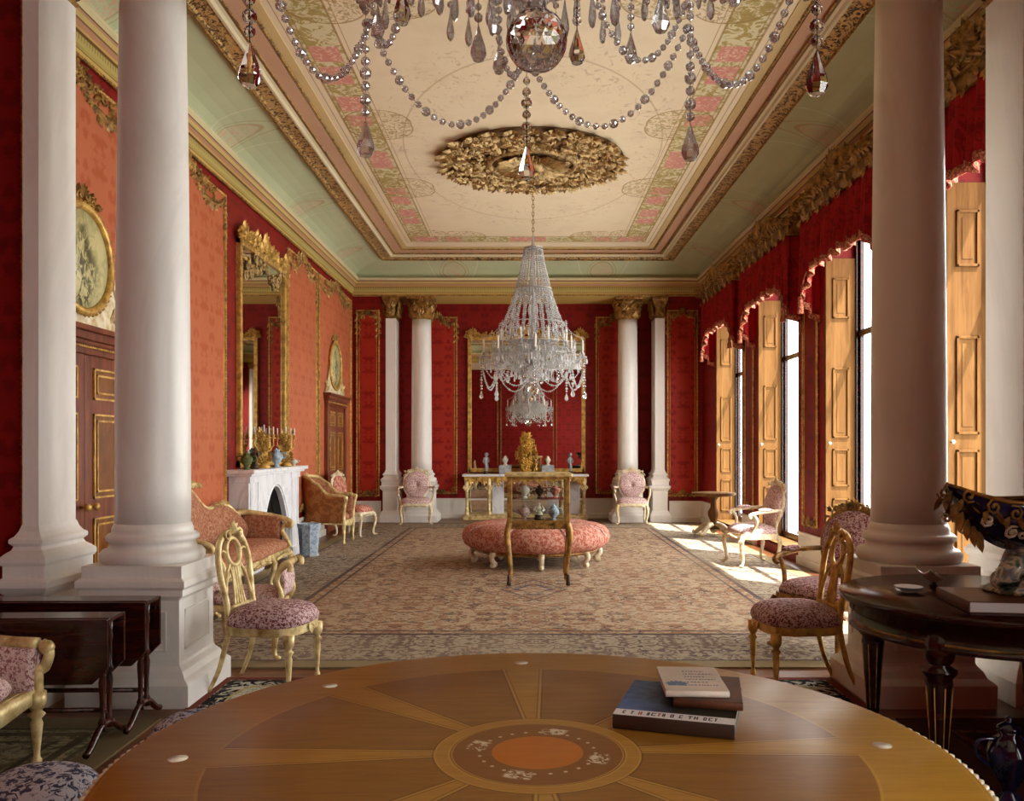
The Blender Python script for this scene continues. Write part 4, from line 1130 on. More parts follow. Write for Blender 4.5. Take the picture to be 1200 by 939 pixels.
def round_dark_table(Mx, label, r=.645):
    e = empty('round_table', Mx, label, 'table')
    t_ = MB(); t_.lathe([(r - .05, .655), (r - .05, .70), (r - .015, .705), (r, .715), (r, .73), (r - .012, .74), (.001, .74)], 96); t_.build('tabletop', M['mahogany'], e)
    a = MB(); a.lathe([(r - .06, .575), (r - .045, .58), (r - .045, .595), (r - .055, .60), (r - .055, .70)], 96); a.build('apron', M['mahogany'], e)
    bs = MB(); bs.lathe([(r - .054, .602), (r - .052, .607), (r - .054, .612)], 96); bs.build('brass_line', M['gilt_dark'], a and e)
    for k in range(4):
        an = math.radians(42 + 90 * k); R = r - .10
        l = MB(); l.lathe([(.028, 0), (.034, .02), (.024, .05), (.030, .10), (.054, .44), (.050, .46), (.070, .485), (.070, .50), (.040, .515), (.055, .535), (.062, .56), (.062, .66)], 16, T(R * math.cos(an), R * math.sin(an), 0)); lo = l.build('leg', M['mahogany'], e)
        f = MB()
        for q in range(8):
            b_ = 2 * PI * q / 8; f.tube([(R * math.cos(an) + .031 * math.cos(b_), R * math.sin(an) + .031 * math.sin(b_), .11), (R * math.cos(an) + .0535 * math.cos(b_), R * math.sin(an) + .0535 * math.sin(b_), .43)], .0026, 4)
        f.build('brass_fluting', M['gilt'], lo)
    st = MB()
    return e

def marquetry_mat():
    t = NT('marquetry_top', .22, 0, .5)
    x, y, z = t.xyz(t.co())
    r = t.m('SQRT', t.m('ADD', t.m('MULTIPLY', x, x), t.m('MULTIPLY', y, y)))
    a = t.m('ARCTAN2', y, x)
    u = t.m('DIVIDE', t.m('ADD', a, math.radians(-3) + 2 * PI), PI / 4)
    fr = t.m('ABSOLUTE', t.m('SUBTRACT', t.m('FRACT', t.m('ADD', u, .5)), .5))         # 0 on a spoke
    off = t.m('MULTIPLY', t.m('MULTIPLY', fr, PI / 4), r)                                # arc distance from the spoke's middle
    hw = t.m('ADD', .018, t.m('MULTIPLY', t.m('SUBTRACT', r, .225), .082))
    gn = t.noise(t.map(t.co(), (3, 22, 3)), 2.2, 6, .62, .8); gn2 = t.noise(t.map(t.co(), (2, 40, 2)), 5, 3)
    gold = t.mix(gn, rgb(164, 112, 28), rgb(212, 164, 72)); dark = t.mix(gn, rgb(116, 72, 18), rgb(172, 120, 48))
    gold = t.mix(t.m('MULTIPLY', gn2, .35), gold, rgb(110, 62, 20))
    seg = t.mul(t.step(t.m('SUBTRACT', off, hw), -.001, .001), t.band(r, .225, .70, .001))
    c = t.mix(seg, gold, dark)
    e = t.m('ABSOLUTE', t.m('SUBTRACT', off, hw))
    lines = t.mx(t.mul(t.m('SUBTRACT', 1.0, t.step(e, .0015, .003)), t.band(r, .225, .70, .001)), t.mul(t.band(r, .697, .703, .001), t.step(t.m('SUBTRACT', off, hw), -.004, .0)),
                 t.band(r, .2225, .2265, .0008), t.band(r, .192, .196, .0008), t.band(r, .186, .188, .0008), t.band(r, .890, .893, .001))
    c = t.mix(t.mul(lines, .85), c, rgb(196, 150, 70))
    dk = t.mx(t.band(r, .2275, .230, .0008), t.band(r, .189, .1915, .0008), t.mul(t.band(e, .004, .007, .001), t.band(r, .23, .70, .001)))
    c = t.mix(t.mul(dk, .6), c, rgb(66, 34, 12))
    c = t.mix(t.band(r, .10, .186, .002), c, t.mix(gn, rgb(124, 72, 18), rgb(152, 96, 34)))
    c = t.mix(t.m('SUBTRACT', 1.0, t.step(r, .098, .102)), c, t.mix(gn, rgb(186, 100, 6), rgb(206, 122, 16)))
    pn = t.noise(t.co(), 55, 3, .6, 1.5)
    # four sprigs of mother-of-pearl between amber centre and ring, with a garland of dots
    f4 = t.m('ABSOLUTE', t.m('SUBTRACT', t.m('FRACT', t.m('ADD', t.m('DIVIDE', t.m('ADD', a, .3), PI / 2), 4.5)), .5))
    spr = t.mul(t.m('SUBTRACT', 1.0, t.step(f4, .10, .15)), t.band(r, .118, .158, .006), t.step(pn, .47, .52))
    f24 = t.m('ABSOLUTE', t.m('SUBTRACT', t.m('FRACT', t.m('DIVIDE', t.m('ADD', a, 7), 2 * PI / 24)), .5))
    dt = t.m('SQRT', t.m('ADD', t.m('POWER', t.m('MULTIPLY', f24, .032), 2.0), t.m('POWER', t.m('SUBTRACT', r, .128), 2.0)))
    c = t.mix(t.mx(spr, t.mul(t.m('SUBTRACT', 1.0, t.step(dt, .0035, .005)), .8)), c, rgb(226, 216, 190))
    t.col(c)
    t.b.inputs['Specular IOR Level'].default_value = .25
    rn = t.noise(t.co(), 4, 4)
    t.put(t.b.inputs['Roughness'], t.m('ADD', .26, t.m('MULTIPLY', rn, .22)))
    return t.done()
M['marquetry'] = marquetry_mat()
def big_table(Mx, label, r=.905):
    e = empty('centre_table', Mx, label, 'table')
    t_ = MB(); t_.lathe([(r - .03, .695), (r - .008, .70), (r, .71), (r, .733), (r - .006, .74), (r * .5, .74), (.001, .74)], 128); t_.build('tabletop', M['marquetry'], e)
    b = MB()
    for k in range(200):
        a = 2 * PI * k / 200; b.ball(((r + .004) * math.cos(a), (r + .004) * math.sin(a), .728), .0088, ICO0)
    b.build('bead_edging', M['pearl'], e)
    for k in range(8):
        a = math.radians(3 + 45 * k)
        MB().lathe([(.021, .7395), (.021, .7408), (.001, .7409)], 24, T(.775 * math.cos(a), .775 * math.sin(a), 0)).build('pearl_disc', M['pearl'], e)
    a_ = MB(); a_.lathe([(r - .10, .60), (r - .07, .61), (r - .07, .695)], 96); a_.build('apron', M['parquet'], e)
    p = MB(); p.lathe([(.16, .12), (.20, .16), (.12, .22), (.09, .30), (.13, .40), (.14, .48), (.08, .54), (.12, .60), (.26, .65), (.26, .70)], 32); p.build('pedestal', M['mahogany_leg'], e)
    for k in range(3):
        l = MB(); o = MB(); o.tube(smooth_path([(0, -.12, .16), (0, -.28, .15), (0, -.42, .08), (0, -.52, .045), (0, -.56, .05)], 5), [.06 - .0012 * i for i in range(21)], 8); l.merge(o, RZ(120 * k + 60)); l.build('foot', M['mahogany_leg'], e)
    return e

def book(Mx, label, w, d, h, cover, name='book', cover_art=None, group=None):
    """lying flat: spine along local -y, w along x, d along y"""
    e = empty(name, Mx, label, 'book', group)
    MB().box(-w / 2 + .004, w / 2 - .004, -d / 2 + .006, d / 2 - .004, .003, h - .003).build('pages', M['pages'], e)
    c = MB(); c.box(-w / 2, w / 2, -d / 2, d / 2, 0, .0035); c.box(-w / 2, w / 2, -d / 2, d / 2, h - .0035, h)
    c.shell(lambda u, v: V((u - .5) * w, -d / 2 - .004 * math.sin(PI * v), h * v), 1, 6, (0, .005, 0))
    c.build('cover', cover, e, .001)
    if cover_art: cover_art(e, w, d, h)
    return e
def marks(mb, x0, x1, y, h, z, n, rnd, thick=.0006):
    """short strokes standing for small print"""
    x = x0
    while x < x1:
        w = rnd.uniform(.4, 1.0) * h
        mb.box(x, min(x1, x + w), y - h / 2 * rnd.uniform(.6, 1), y + h / 2, z, z + thick); x += w + h * rnd.uniform(.3, .7)

def fireplace(Mx, label):
    """local: width along x, front at -y, back on y = 0"""
    e = empty('fireplace', Mx, label, 'fireplace'); W, D = 1.03, .22; w0 = .47
    b = MB()
    for s in (-1, 1): b.box(min(s * w0, s * W), max(s * w0, s * W), -D, 0, 0, 1.10)
    n = 20; zs, za = .52, .94                         # pointed arch
    arch = []
    for i in range(n + 1):
        x = -w0 + 2 * w0 * i / n; t = abs(x) / w0
        arch.append((x, zs + (za - zs) * (1 - t ** 2.1)))
    for i in range(n):
        (xa, z_a), (xb, z_b) = arch[i], arch[i + 1]
        b.add([(xa, -D, z_a), (xb, -D, z_b), (xb, -D, 1.10), (xa, -D, 1.10), (xa, 0, z_a), (xb, 0, z_b), (xb, 0, 1.10), (xa, 0, 1.10)], [(0, 1, 2, 3), (0, 4, 5, 1), (3, 2, 6, 7)], False)
    b.build('surround', M['marble'], e)
    m = MB()
    m.tube([(x * 1.08, -D - .004, z + .03) for x, z in [(-w0, 0.0)] + arch + [(w0, 0.0)]], .016, 6)
    for s in (-1, 1):
        for q in (.70, .96): m.box(s * q - .025, s * q + .025, -D - .012, -D, .12, 1.02)
        m.box(min(s * .62, s * (W + .02)), max(s * .62, s * (W + .02)), -D - .03, 0, 0, .12)
        m.box(min(s * .64, s * (W + .01)), max(s * .64, s * (W + .01)), -D - .02, 0, 1.02, 1.10)
    m.build('moulding', M['marble'], e, .004)
    s = MB(); s.box(-W - .12, W + .12, -D - .10, 0, 1.125, 1.17); s.box(-W - .08, W + .08, -D - .06, 0, 1.095, 1.125); s.build('mantelshelf', M['marble'], e, .008)
    g = MB(); g.box(-w0, w0, -.012, -.002, 0, .96); g.build('fireback', M['black'], e)
    r = MB()
    inner = [(x * .78, zs * .8 + (z - zs * .8) * .86) for x, z in arch]
    for i in range(n):
        o0, o1, i0, i1 = arch[i], arch[i + 1], inner[i], inner[i + 1]
        r.add([(o0[0], -.16, o0[1]), (o1[0], -.16, o1[1]), (i1[0], -.10, i1[1]), (i0[0], -.10, i0[1])], [(0, 1, 2, 3)], True)
    for s in (-1, 1): r.add([(s * w0, -.16, 0), (s * w0, -.16, arch[0][1]), (s * w0 * .78, -.10, inner[0][1]), (s * w0 * .78, -.10, 0)], [(0, 1, 2, 3)], True)
    for k in range(9): r.tube([(-.30 + .075 * k, -.14, .10), (-.30 + .075 * k, -.16, .24)], .008, 5)
    r.tube([(-.33, -.15, .10), (.33, -.15, .10)], .012, 6); r.tube([(-.33, -.16, .24), (.33, -.16, .24)], .012, 6)
    for s in (-1, 1): r.tube([(s * .31, -.15, .24), (s * .31, -.15, 0)], .012, 6)
    r.build('grate', M['iron'], e)
    return e

def big_mirror(Mx, label, w, z0, z1, seed, crest_h=.3, dense=False):
    e = empty('mirror', Mx, label, 'mirror'); h = w / 2; fw = .075
    MB().box(-h + fw * .6, h - fw * .6, -.022, -.012, z0 + fw * .6, z1 - fw * .6).build('glass', M['mirror'], e)
    f = MB()
    for s in (-1, 1): f.box(min(s * h, s * (h - fw)), max(s * h, s * (h - fw)), -.05, 0, z0, z1)
    f.box(-h, h, -.05, 0, z1 - fw, z1); f.box(-h, h, -.05, 0, z0, z0 + fw)
    for s in (-1, 1): bead_strip(f, (s * (h - .012), -.055, z0), (s * (h - .012), -.055, z1), .014, .032); bead_strip(f, (s * (h - fw + .008), -.05, z0), (s * (h - fw + .008), -.05, z1), .009, .022)
    f.build('frame', M['gilt'], e, .006)
    o = MB(); c = MB(); crest(c, w * 1.02, crest_h, seed, .016, .05); o.merge(c, T(0, -.03, z1 - .06))
    for s in (-1, 1):
        c = MB(); crest(c, .3, crest_h * .75, seed + 1, .013, .05); o.merge(c, T(s * (h - .1), -.04, z1 - .04))
        for q in range(9):
            leaf(o, s * (h - .04), z1 - .05 - .07 * q, -PI / 2 - s * (.9 if q % 2 else -.3), .12, .06, .05, .03)
        garland(o, s * h * .1, z1 - .1, s * (h - .1), z1 - .08, .14, int(w * 8), .026, seed)
    o.build('crest', M['gilt'], e)
    if dense:
        rnd = random.Random(seed); o = MB()
        for k in range(70):
            x = rnd.uniform(-h + .05, h - .05); zz = z1 - rnd.uniform(0, .16 + .34 * abs(x / h)); fan(o, x, zz, rnd.uniform(0, 2 * PI), rnd.uniform(.10, .18), .05, 5, 2.6, .04, .03)
            if k % 3 == 0: scroll(o, x, zz, .08, 1.4, rnd.choice((-1, 1)), rnd.uniform(0, 6), .013, 10, -.04)
        o.build('openwork', M['gilt_plaster'], e)
    return e

def console(Mx, label, w=2.46, d=.46, H=.89):
    e = empty('console_table', Mx, label, 'console table'); h = w / 2
    MB().box(-h, h, -d, 0, H - .045, H).build('marble_top', M['marble'], e, .01)
    a = MB(); a.box(-h + .04, h - .04, -d + .03, -.01, H - .13, H - .045)
    for k in range(9):
        c = MB(); fan(c, 0, 0, -PI / 2, .13, .06, 5, 2.0, .03); a.merge(c, T(-h + .16 + k * (w - .32) / 8, -d + .03, H - .09))
    for s in (-1, 1):
        garland(a, s * .08, H - .12, s * (h - .4), H - .13, .10, 12, .02, 3, -d + .02)
    for k in range(6):
        c = MB(); scroll(c, 0, 0, .055, 1.3, 1 if k % 2 else -1, 0, .010, 10); a.merge(c, T(-h + .28 + k * (w - .56) / 5, -d + .03, H - .10))
    a.build('apron', M['gilt'], e)
    for x in (-h + .09, -h + .52, h - .52, h - .09):
        l = MB(); l.tube(smooth_path([(x, -d + .07, H - .1), (x, -d + .03, H - .22), (x, -d + .07, H - .42), (x, -d + .10, .30), (x, -d + .06, .16), (x, -d + .05, .10)], 5), [.05, .052, .05, .046, .042, .04, .037, .035, .033, .031, .03, .03, .03, .03, .03, .03, .032, .034, .036, .038, .04, .042, .044, .046, .048, .05], 8)
        c = MB(); fan(c, 0, 0, -PI / 2, .14, .06, 5, 1.5, .03); l.merge(c, T(x, -d + .03, H - .2)); l.build('leg', M['gilt_pale'], e)
    p = MB(); p.box(-h + .02, h - .02, -d - .0, -.0, .0, .07); p.box(-h + .05, h - .05, -d + .03, -.0, .07, .10); p.build('plinth', M['gilt_pale'], e, .008)
    for (x0, x1, m) in ((-h + .58, -h + .80, 'marble'), (h - .80, h - .58, 'marble'), (h - .46, h - .16, 'marble')):
        MB().box(x0, x1, -.14, -.04, .10, H - .14).build('marble_panel', M[m], e, .004)
    MB().box(-h + .10, h - .10, -.035, -.02, .10, H - .14).build('mirror_back', M['mirror'], e)
    return e

# ---- small ornaments
def vase(Mx, label, mat, h=.2, r=.06, lid=True, name='vase', group=None, cat='vase'):
    e = empty(name, Mx, label, cat, group)
    MB().lathe([(r * .55, 0), (r * .6, h * .04), (r * .3, h * .12), (r * .35, h * .18), (r * .9, h * .42), (r, h * .58), (r * .75, h * .72), (r * .42, h * .78), (r * .55, h * .84)], 20).build('body', mat, e)
    if lid: MB().lathe([(r * .56, h * .84), (r * .5, h * .88), (r * .2, h * .93), (r * .12, h * .95), (r * .16, h * .98), (.001, h)], 16).build('lid', mat, e)
    for s in (-1, 1): MB().tube(smooth_path([(s * r * .8, 0, h * .42), (s * r * 1.5, 0, h * .55), (s * r * 1.4, 0, h * .72), (s * r * .6, 0, h * .74)], 4), r * .1, 6).build('handle', mat, e)
    return e
def candelabrum(Mx, label, h=.5, group=None, mat=None, flowers=True):
    e = empty('candelabrum', Mx, label, 'candelabrum', group); m = mat or M['gilt']
    b = MB(); b.lathe([(.07, 0), (.075, .02), (.04, .05), (.02, .08), (.035, .12), (.018, .16), (.014, h * .55), (.03, h * .6), (.012, h * .65)], 14)
    c = MB(); fan(c, 0, 0, PI / 2, .12, .05, 5, 2.2, .03); b.merge(c, T(0, -.03, .06)); b.build('stem', m, e)
    for k in range(5):
        a = MB(); o = MB()
        if k < 4: o.tube(smooth_path([(0, 0, h * .42), (.06, 0, h * .36), (.115, 0, h * .48), (.12, 0, h * .62)], 5), .008, 6); x, z = .12, h * .62
        else: x, z = 0, h * .66
        o.lathe([(.008, z), (.03, z + .01), (.012, z + .02), (.016, z + .05), (.012, z + .055)], 10, T(x, 0, 0))
        for q in range(3): leaf(o, x * .6, h * .42, .6 + q * .9, .07, .03, .02)
        a.merge(o, RZ(45 + 90 * k)); ao = a.build('branch', m, e)
        cd = MB(); cd.lathe([(.008, z + .05), (.008, z + .14), (.001, z + .146)], 8, RZ(45 + 90 * k) @ T(x, 0, 0)); cd.build('candle', M['candle'], ao)
    if flowers:
        f = MB(); rnd = random.Random(7)
        for k in range(30):
            a = rnd.uniform(0, 2 * PI); rr = rnd.uniform(.02, .09); z = rnd.uniform(.10, h * .8)
            o = MB(); fan(o, 0, 0, rnd.uniform(0, 2 * PI), .05, .03, 5, 4.0, .015); f.merge(o, RZ(math.degrees(a)) @ T(0, -rr, z))
        f.build('flowers', m, e)
    return e
def figurine(Mx, label, mat, h=.22, group=None, name='figurine'):
    e = empty(name, Mx, label, 'figurine', group)
    MB().lathe([(.05, 0), (.055, .02), (.045, .03), (.045, .05), (.05, .055)], 16).build('base', M['bronze'], e)
    b = MB()
    b.tube(smooth_path([(0, 0, .05), (.01, -.005, h * .35), (-.008, 0, h * .55), (.0, 0, h * .75), (.004, -.004, h * .82)], 5), [.034, .034, .033, .032, .03, .028, .026, .025, .026, .029, .032, .034, .035, .034, .032, .028, .02, .015, .013, .013, .013], 10)
    b.ball((.004, -.006, h * .91), (h * .07, h * .075, h * .09))
    for s in (-1, 1): b.tube(smooth_path([(s * .03, 0, h * .76), (s * .05, -.02, h * .6), (s * .03, -.045, h * .52)], 4), [.011] * 9, 7)
    b.build('body', mat, e); return e

def scroll_stool(Mx, label, fab, frame, w=.46):
    e = empty('scroll_stool', Mx, label, 'stool'); h = w / 2
    s = MB(); s.pillow(0, 0, .36, h - .01, .20, .10, .6, 4, 28); s.build('seat', fab, e)
    r = MB(); r.box(-h, h, -.20, .20, .32, .365); r.build('seat_rail', frame, e, .008)
    for sx in (-1, 1):
        a = MB()
        for y in (-.19, .19): a.tube(smooth_path([(sx * (h - .02), y, .33), (sx * (h + .02), y, .42), (sx * (h - .01), y, .52), (sx * (h + .03), y, .61), (sx * (h + .075), y, .62), (sx * (h + .075), y, .58)], 5), .02, 7)
        a.tube([(sx * (h + .03), -.19, .615), (sx * (h + .03), .19, .615)], .026, 8)
        ao = a.build('scroll_end', frame, e)
        MB().shell(lambda u, v: V(sx * (h + .0 + .02 * math.sin(3 * v)), -.17 + .34 * u, .40 + .19 * v), 4, 6, (sx * .018, 0, 0)).build('end_panel', fab, ao)
        for sy in (-1, 1): cabriole(sx * (h - .03), sy * .17, .34, sx * .6, sy * .7, .022).build('leg', frame, e)
    return e
# ------------------------------------------------------------------ crystal chandelier (origin at the level of the lowest drops)
def drop_shape(mb, x, y, z, L=.105, r=.025, n=8, a0=0.0):
    """faceted pear drop, z is its lowest point"""
    mb.lathe([(.0005, 0), (r * .62, L * .06), (r, L * .24), (r * .86, L * .42), (r * .45, L * .70), (r * .14, L * .95), (.001, L)], n, T(x, y, z), False, a0=a0)
def bead(mb, p, r, M_=None): mb.ball(p, r, ICO1, False)
def strand(mb, pts, r, step):
    """beads threaded along a polyline"""
    pts = [Vector(p) for p in pts]; d = 0.0; nxt = 0.0; k = 0
    for a, b in zip(pts, pts[1:]):
        L = (b - a).length
        while nxt <= d + L and L > 0:
            q = a.lerp(b, (nxt - d) / L); mb.ball(q, r * (1.25 if k % 4 == 0 else .9), ICO0 if r < .009 else ICO1, False); k += 1; nxt += step
        d += L
    mb.tube(pts, .0012, 3)
def sag(a, b, h, n=12):
    a, b = Vector(a), Vector(b)
    return [a.lerp(b, i / n) - V(0, 0, h * 4 * (i / n) * (1 - i / n)) for i in range(n + 1)]
def pol(r, deg, z): return V(r * math.cos(math.radians(deg)), r * math.sin(math.radians(deg)), z)

def chandelier(Mx, label, chain_len):
    e = empty('chandelier', Mx, label, 'chandelier', 'cut crystal chandeliers')
    B, CM, CR = M['bead'], M['crystal_mass'], M['crystal']
    st = MB(); st.lathe([(.02, .20), (.07, .24), (.09, .32), (.05, .40), (.03, .46), (.05, .55), (.075, .65), (.05, .75), (.025, .82), (.04, .95), (.065, 1.08), (.04, 1.18), (.03, 1.26), (.05, 1.34), (.03, 1.5), (.04, 1.6), (.02, 1.74), (.03, 1.82), (.012, 1.92), (.008, 1.98)], 12, None, False); st.build('stem', CM, e)
    h = MB(); h.lathe([(.03, .40), (.10, .42), (.12, .45), (.10, .48), (.03, .50)], 16, None, False); h.build('hub', CM, e)
    for (zz, r) in ((1.80, .115), (1.30, .225), (.66, .30)):
        d = MB(); d.lathe([(.02, zz - .01), (r * .6, zz + .005), (r, zz + .03), (r * 1.02, zz + .035), (r * .6, zz + .018), (.02, zz + .01)], 20, None, False); co = d.build('corona', CM, e)
        f = MB(); n = int(r * 110)
        for k in range(n):
            p = pol(r, 360 * k / n, zz + .02); drop_shape(f, p.x, p.y, zz - .095, .10, .011, 6, k)
        tag(f.build('prism_fringe', B, co), kind='stuff')
    t = MB()
    for k in range(26): strand(t, sag(pol(.11, 360 / 26 * k, 1.80), pol(.215, 360 / 26 * k, 1.34), .04), .010, .024)
    for k in range(40): strand(t, sag(pol(.22, 9 * k, 1.30), pol(.305 if k % 2 else .38, 9 * k, .70 if k % 2 else .88), .02), .011, .026)
    tag(t.build('bead_tent', B, e), kind='stuff')
    # dense curtains of small drops below the arms
    for (r, zz, n, L, w) in ((.56, .47, 56, .09, .011), (.46, .50, 52, .11, .012), (.36, .56, 44, .12, .012), (.22, .36, 30, .10, .012), (.40, .86, 44, .10, .011), (.50, .62, 48, .09, .010)):
        f = MB()
        for k in range(n):
            a = 360 * k / n; rr = r * (1 + .06 * math.sin(k * 2.4)); p = pol(rr, a, 0); dz = .05 * math.sin(k * 1.7)
            drop_shape(f, p.x, p.y, zz - L + dz, L, w, 6, k); f.ball((p.x, p.y, zz + .012 + dz), .010, ICO0, False); f.ball((p.x, p.y, zz + .034 + dz), .008, ICO0, False)
        f.tube([pol(r, 12 * k, zz + .05) for k in range(30)], .005, 5, True)
        tag(f.build('prism_curtain', B, e), kind='stuff')
    t = MB()
    for k in range(24): strand(t, sag(pol(.30, 15 * k, .66), pol(.06, 15 * k, .24), .10), .0085, .024)
    tag(t.build('bead_basket', B, e), kind='stuff')
    bl = MB(); bl.ball((0, 0, .115), .068, ICO2, False); bl.lathe([(.01, .18), (.02, .185), (.02, .2), (.012, .21)], 10); bl.build('glass_ball', CR, e)
    def arm(ang, r1, z0, z1, hc):
        a = MB(); p = smooth_path([pol(.09, ang, z0), pol(r1 * .45, ang, z0 - .07), pol(r1 * .8, ang, z0 - .03), pol(r1, ang, z1)], 7)
        a.tube(p, .010, 6, smooth=False); ao = a.build('arm', CM, e)
        q = pol(r1, ang, z1)
        c = MB(); c.lathe([(.004, -.01), (.03, .0), (.055, .012), (.056, .016), (.02, .012), (.016, .03), (.024, .05), (.026, .062), (.016, .062)], 12, T(*q), False)
        for k in range(10):
            w = pol(.053, 36 * k, 0); drop_shape(c, q.x + w.x, q.y + w.y, q.z - .075, .085, .008, 5, k)
        c.build('drip_pan', B, ao)
        cd = MB(); cd.lathe([(.0115, .05), (.0115, .05 + hc), (.004, .055 + hc), (.001, .075 + hc)], 10, T(*q)); cd.build('candle', M['candle'], ao)
    for k in range(8): arm(2 + 45 * k, .60, .44, .50, .16)
    for k in range(8): arm(24.5 + 45 * k, .42, .47, .62, .15)
    for k in range(8):
        a = 2 + 45 * k
        s = MB(); p = pol(.625, a, 0)
        L = .0 if k % 2 else .0
        drop_shape(s, p.x, p.y, L, .105, .026, 8, k); 
        for i, zz in enumerate((.125, .158, .196, .23, .262, .295, .33, .365, .40, .43)): s.ball((p.x, p.y, zz + L), .0165 if i in (1, 3) else (.013 if i < 5 else .011), ICO1, False)
        s.tube([(p.x, p.y, .10 + L), (p.x, p.y, .48)], .0014, 3); s.build('drop_strand', CR if k % 2 == 0 else B, e)
        b_ = a + 45
        s = MB(); strand(s, sag(pol(.61, a, .36), pol(.61, b_, .36), .235, 14), .0105, .0265); s.build('bead_swag', B, e)
        s = MB(); strand(s, sag(pol(.60, a, .42), pol(.30, a + 22.5, .50), .22, 12), .0095, .025); s.build('bead_swag', B, e)
        s = MB(); strand(s, sag(pol(.42, a + 22.5, .60), pol(.42, b_ + 22.5, .60), .16, 12), .009, .024); s.build('bead_swag', B, e)
        s = MB(); p = pol(.33, a + 24, 0)
        drop_shape(s, p.x, p.y, .20, .095, .022, 8, k)
        for i in range(8): s.ball((p.x, p.y, .315 + .028 * i), .012 if i % 3 == 0 else .009, ICO1, False)
        s.tube([(p.x, p.y, .29), (p.x, p.y, .60)], .0014, 3); s.build('drop_strand', CR if k % 2 else B, e)
        s = MB(); p = pol(.47, a + 10, 0)
        drop_shape(s, p.x, p.y, .24, .085, .018, 8, k)
        for i in range(6): s.ball((p.x, p.y, .34 + .026 * i), .010, ICO1, False)
        s.tube([(p.x, p.y, .32), (p.x, p.y, .56)], .0014, 3); s.build('drop_strand', B, e)
        s = MB(); strand(s, sag(pol(.60, a, .74), pol(.20, a, 1.26), .12, 12), .008, .024); s.build('bead_swag', B, e)
    c = MB(); n = int(chain_len / .045)
    for k in range(n):
        z = 1.98 + chain_len * (k + .5) / n; L = chain_len / n * .62
        ring_ = [(.014 * math.cos(q * PI / 4), 0, z + L * math.sin(q * PI / 4)) for q in range(8)]
        c.tube(ring_, .0042, 5, True, M=RZ(0) if k % 2 else RZ(90))
    c.lathe([(.07, 1.98 + chain_len), (.06, 1.96 + chain_len), (.02, 1.93 + chain_len), (.01, 1.92 + chain_len)], 16)
    c.build('chain', M['gilt_dark'], e)
    return e
ch_far = chandelier(T(.08, 10.33, 2.0), 'whole crystal chandelier hanging in the middle of the room above the round ottoman', .76)
ch_near = copy_tree(ch_far, T(.022, 1.88, 2.20), 'crystal chandelier cut off by the top edge, hanging over the big round table')
for c in ch_near.children:
    if c.name.startswith('chain'): c.scale.z = 1.0
# the near one hangs from a higher hook: its chain is its own mesh, shorter
for c in list(ch_near.children):
    if c.name.startswith('chain'):
        bpy.data.objects.remove(c)
c = MB(); n = 15
for k in range(n):
    z = 1.98 + .72 * (k + .5) / n; L = .72 / n * .62
    c.tube([(.014 * math.cos(q * PI / 4), 0, z + L * math.sin(q * PI / 4)) for q in range(8)], .0042, 5, True, M=RZ(0) if k % 2 else RZ(90))
c.build('chain', M['gilt_dark'], ch_near)

def near_mat(o):
    for sl in getattr(o, 'material_slots', []):
        if sl.material in (M['bead'], M['crystal_mass']): sl.link = 'OBJECT'; sl.material = M['bead_near']
    for k in o.children: near_mat(k)
near_mat(ch_near)
# ------------------------------------------------------------------ carpets
def carpet(name, x0, x1, y0, y1, h, cols, bw, label, seed, under=0.0, **kw):
    hx, hy = (x1 - x0) / 2, (y1 - y0) / 2
    m = carpet_mat('wool_' + name, hx, hy, cols, bw, seed, **kw)
    o = MB().box(-hx, hx, -hy, hy, 0, h).build(name, m); o.location = ((x0 + x1) / 2, (y0 + y1) / 2, under)
    return tag(o, label, 'carpet')
carpet('carpet', -2.98, 3.12, 5.46, 15.9, .012, (rgb(186, 164, 136), rgb(156, 116, 88), rgb(68, 56, 58), rgb(168, 154, 132), rgb(116, 96, 86), rgb(140, 122, 88)), .95, 'huge faded brown and tan patterned carpet covering the middle of the room', 1.7)
carpet('rug', -1.84, 1.86, .10, 5.22, .010, (rgb(120, 84, 66), rgb(150, 60, 48), rgb(34, 28, 32), rgb(30, 26, 30), rgb(206, 200, 180), rgb(120, 62, 50)), .62, 'dark bordered rug with cream floral ovals under the big round table', 4.1, ew=.06, ovals=True)
carpet('runner_rug', -3.2, -1.90, .10, 4.44, .010, (rgb(164, 152, 116), rgb(112, 96, 70), rgb(52, 46, 40), rgb(160, 148, 114), rgb(92, 96, 72), rgb(110, 92, 66)), .25, 'olive floral carpet under the folded dark tables at left', 7.3)
carpet('runner_rug', 1.92, 3.25, .10, 4.44, .010, (rgb(96, 40, 34), rgb(70, 30, 28), rgb(34, 26, 26), rgb(86, 40, 34), rgb(120, 84, 70), rgb(70, 40, 34)), .25, 'dark red patterned carpet under the round mahogany table at right', 9.9)
FZ = .016

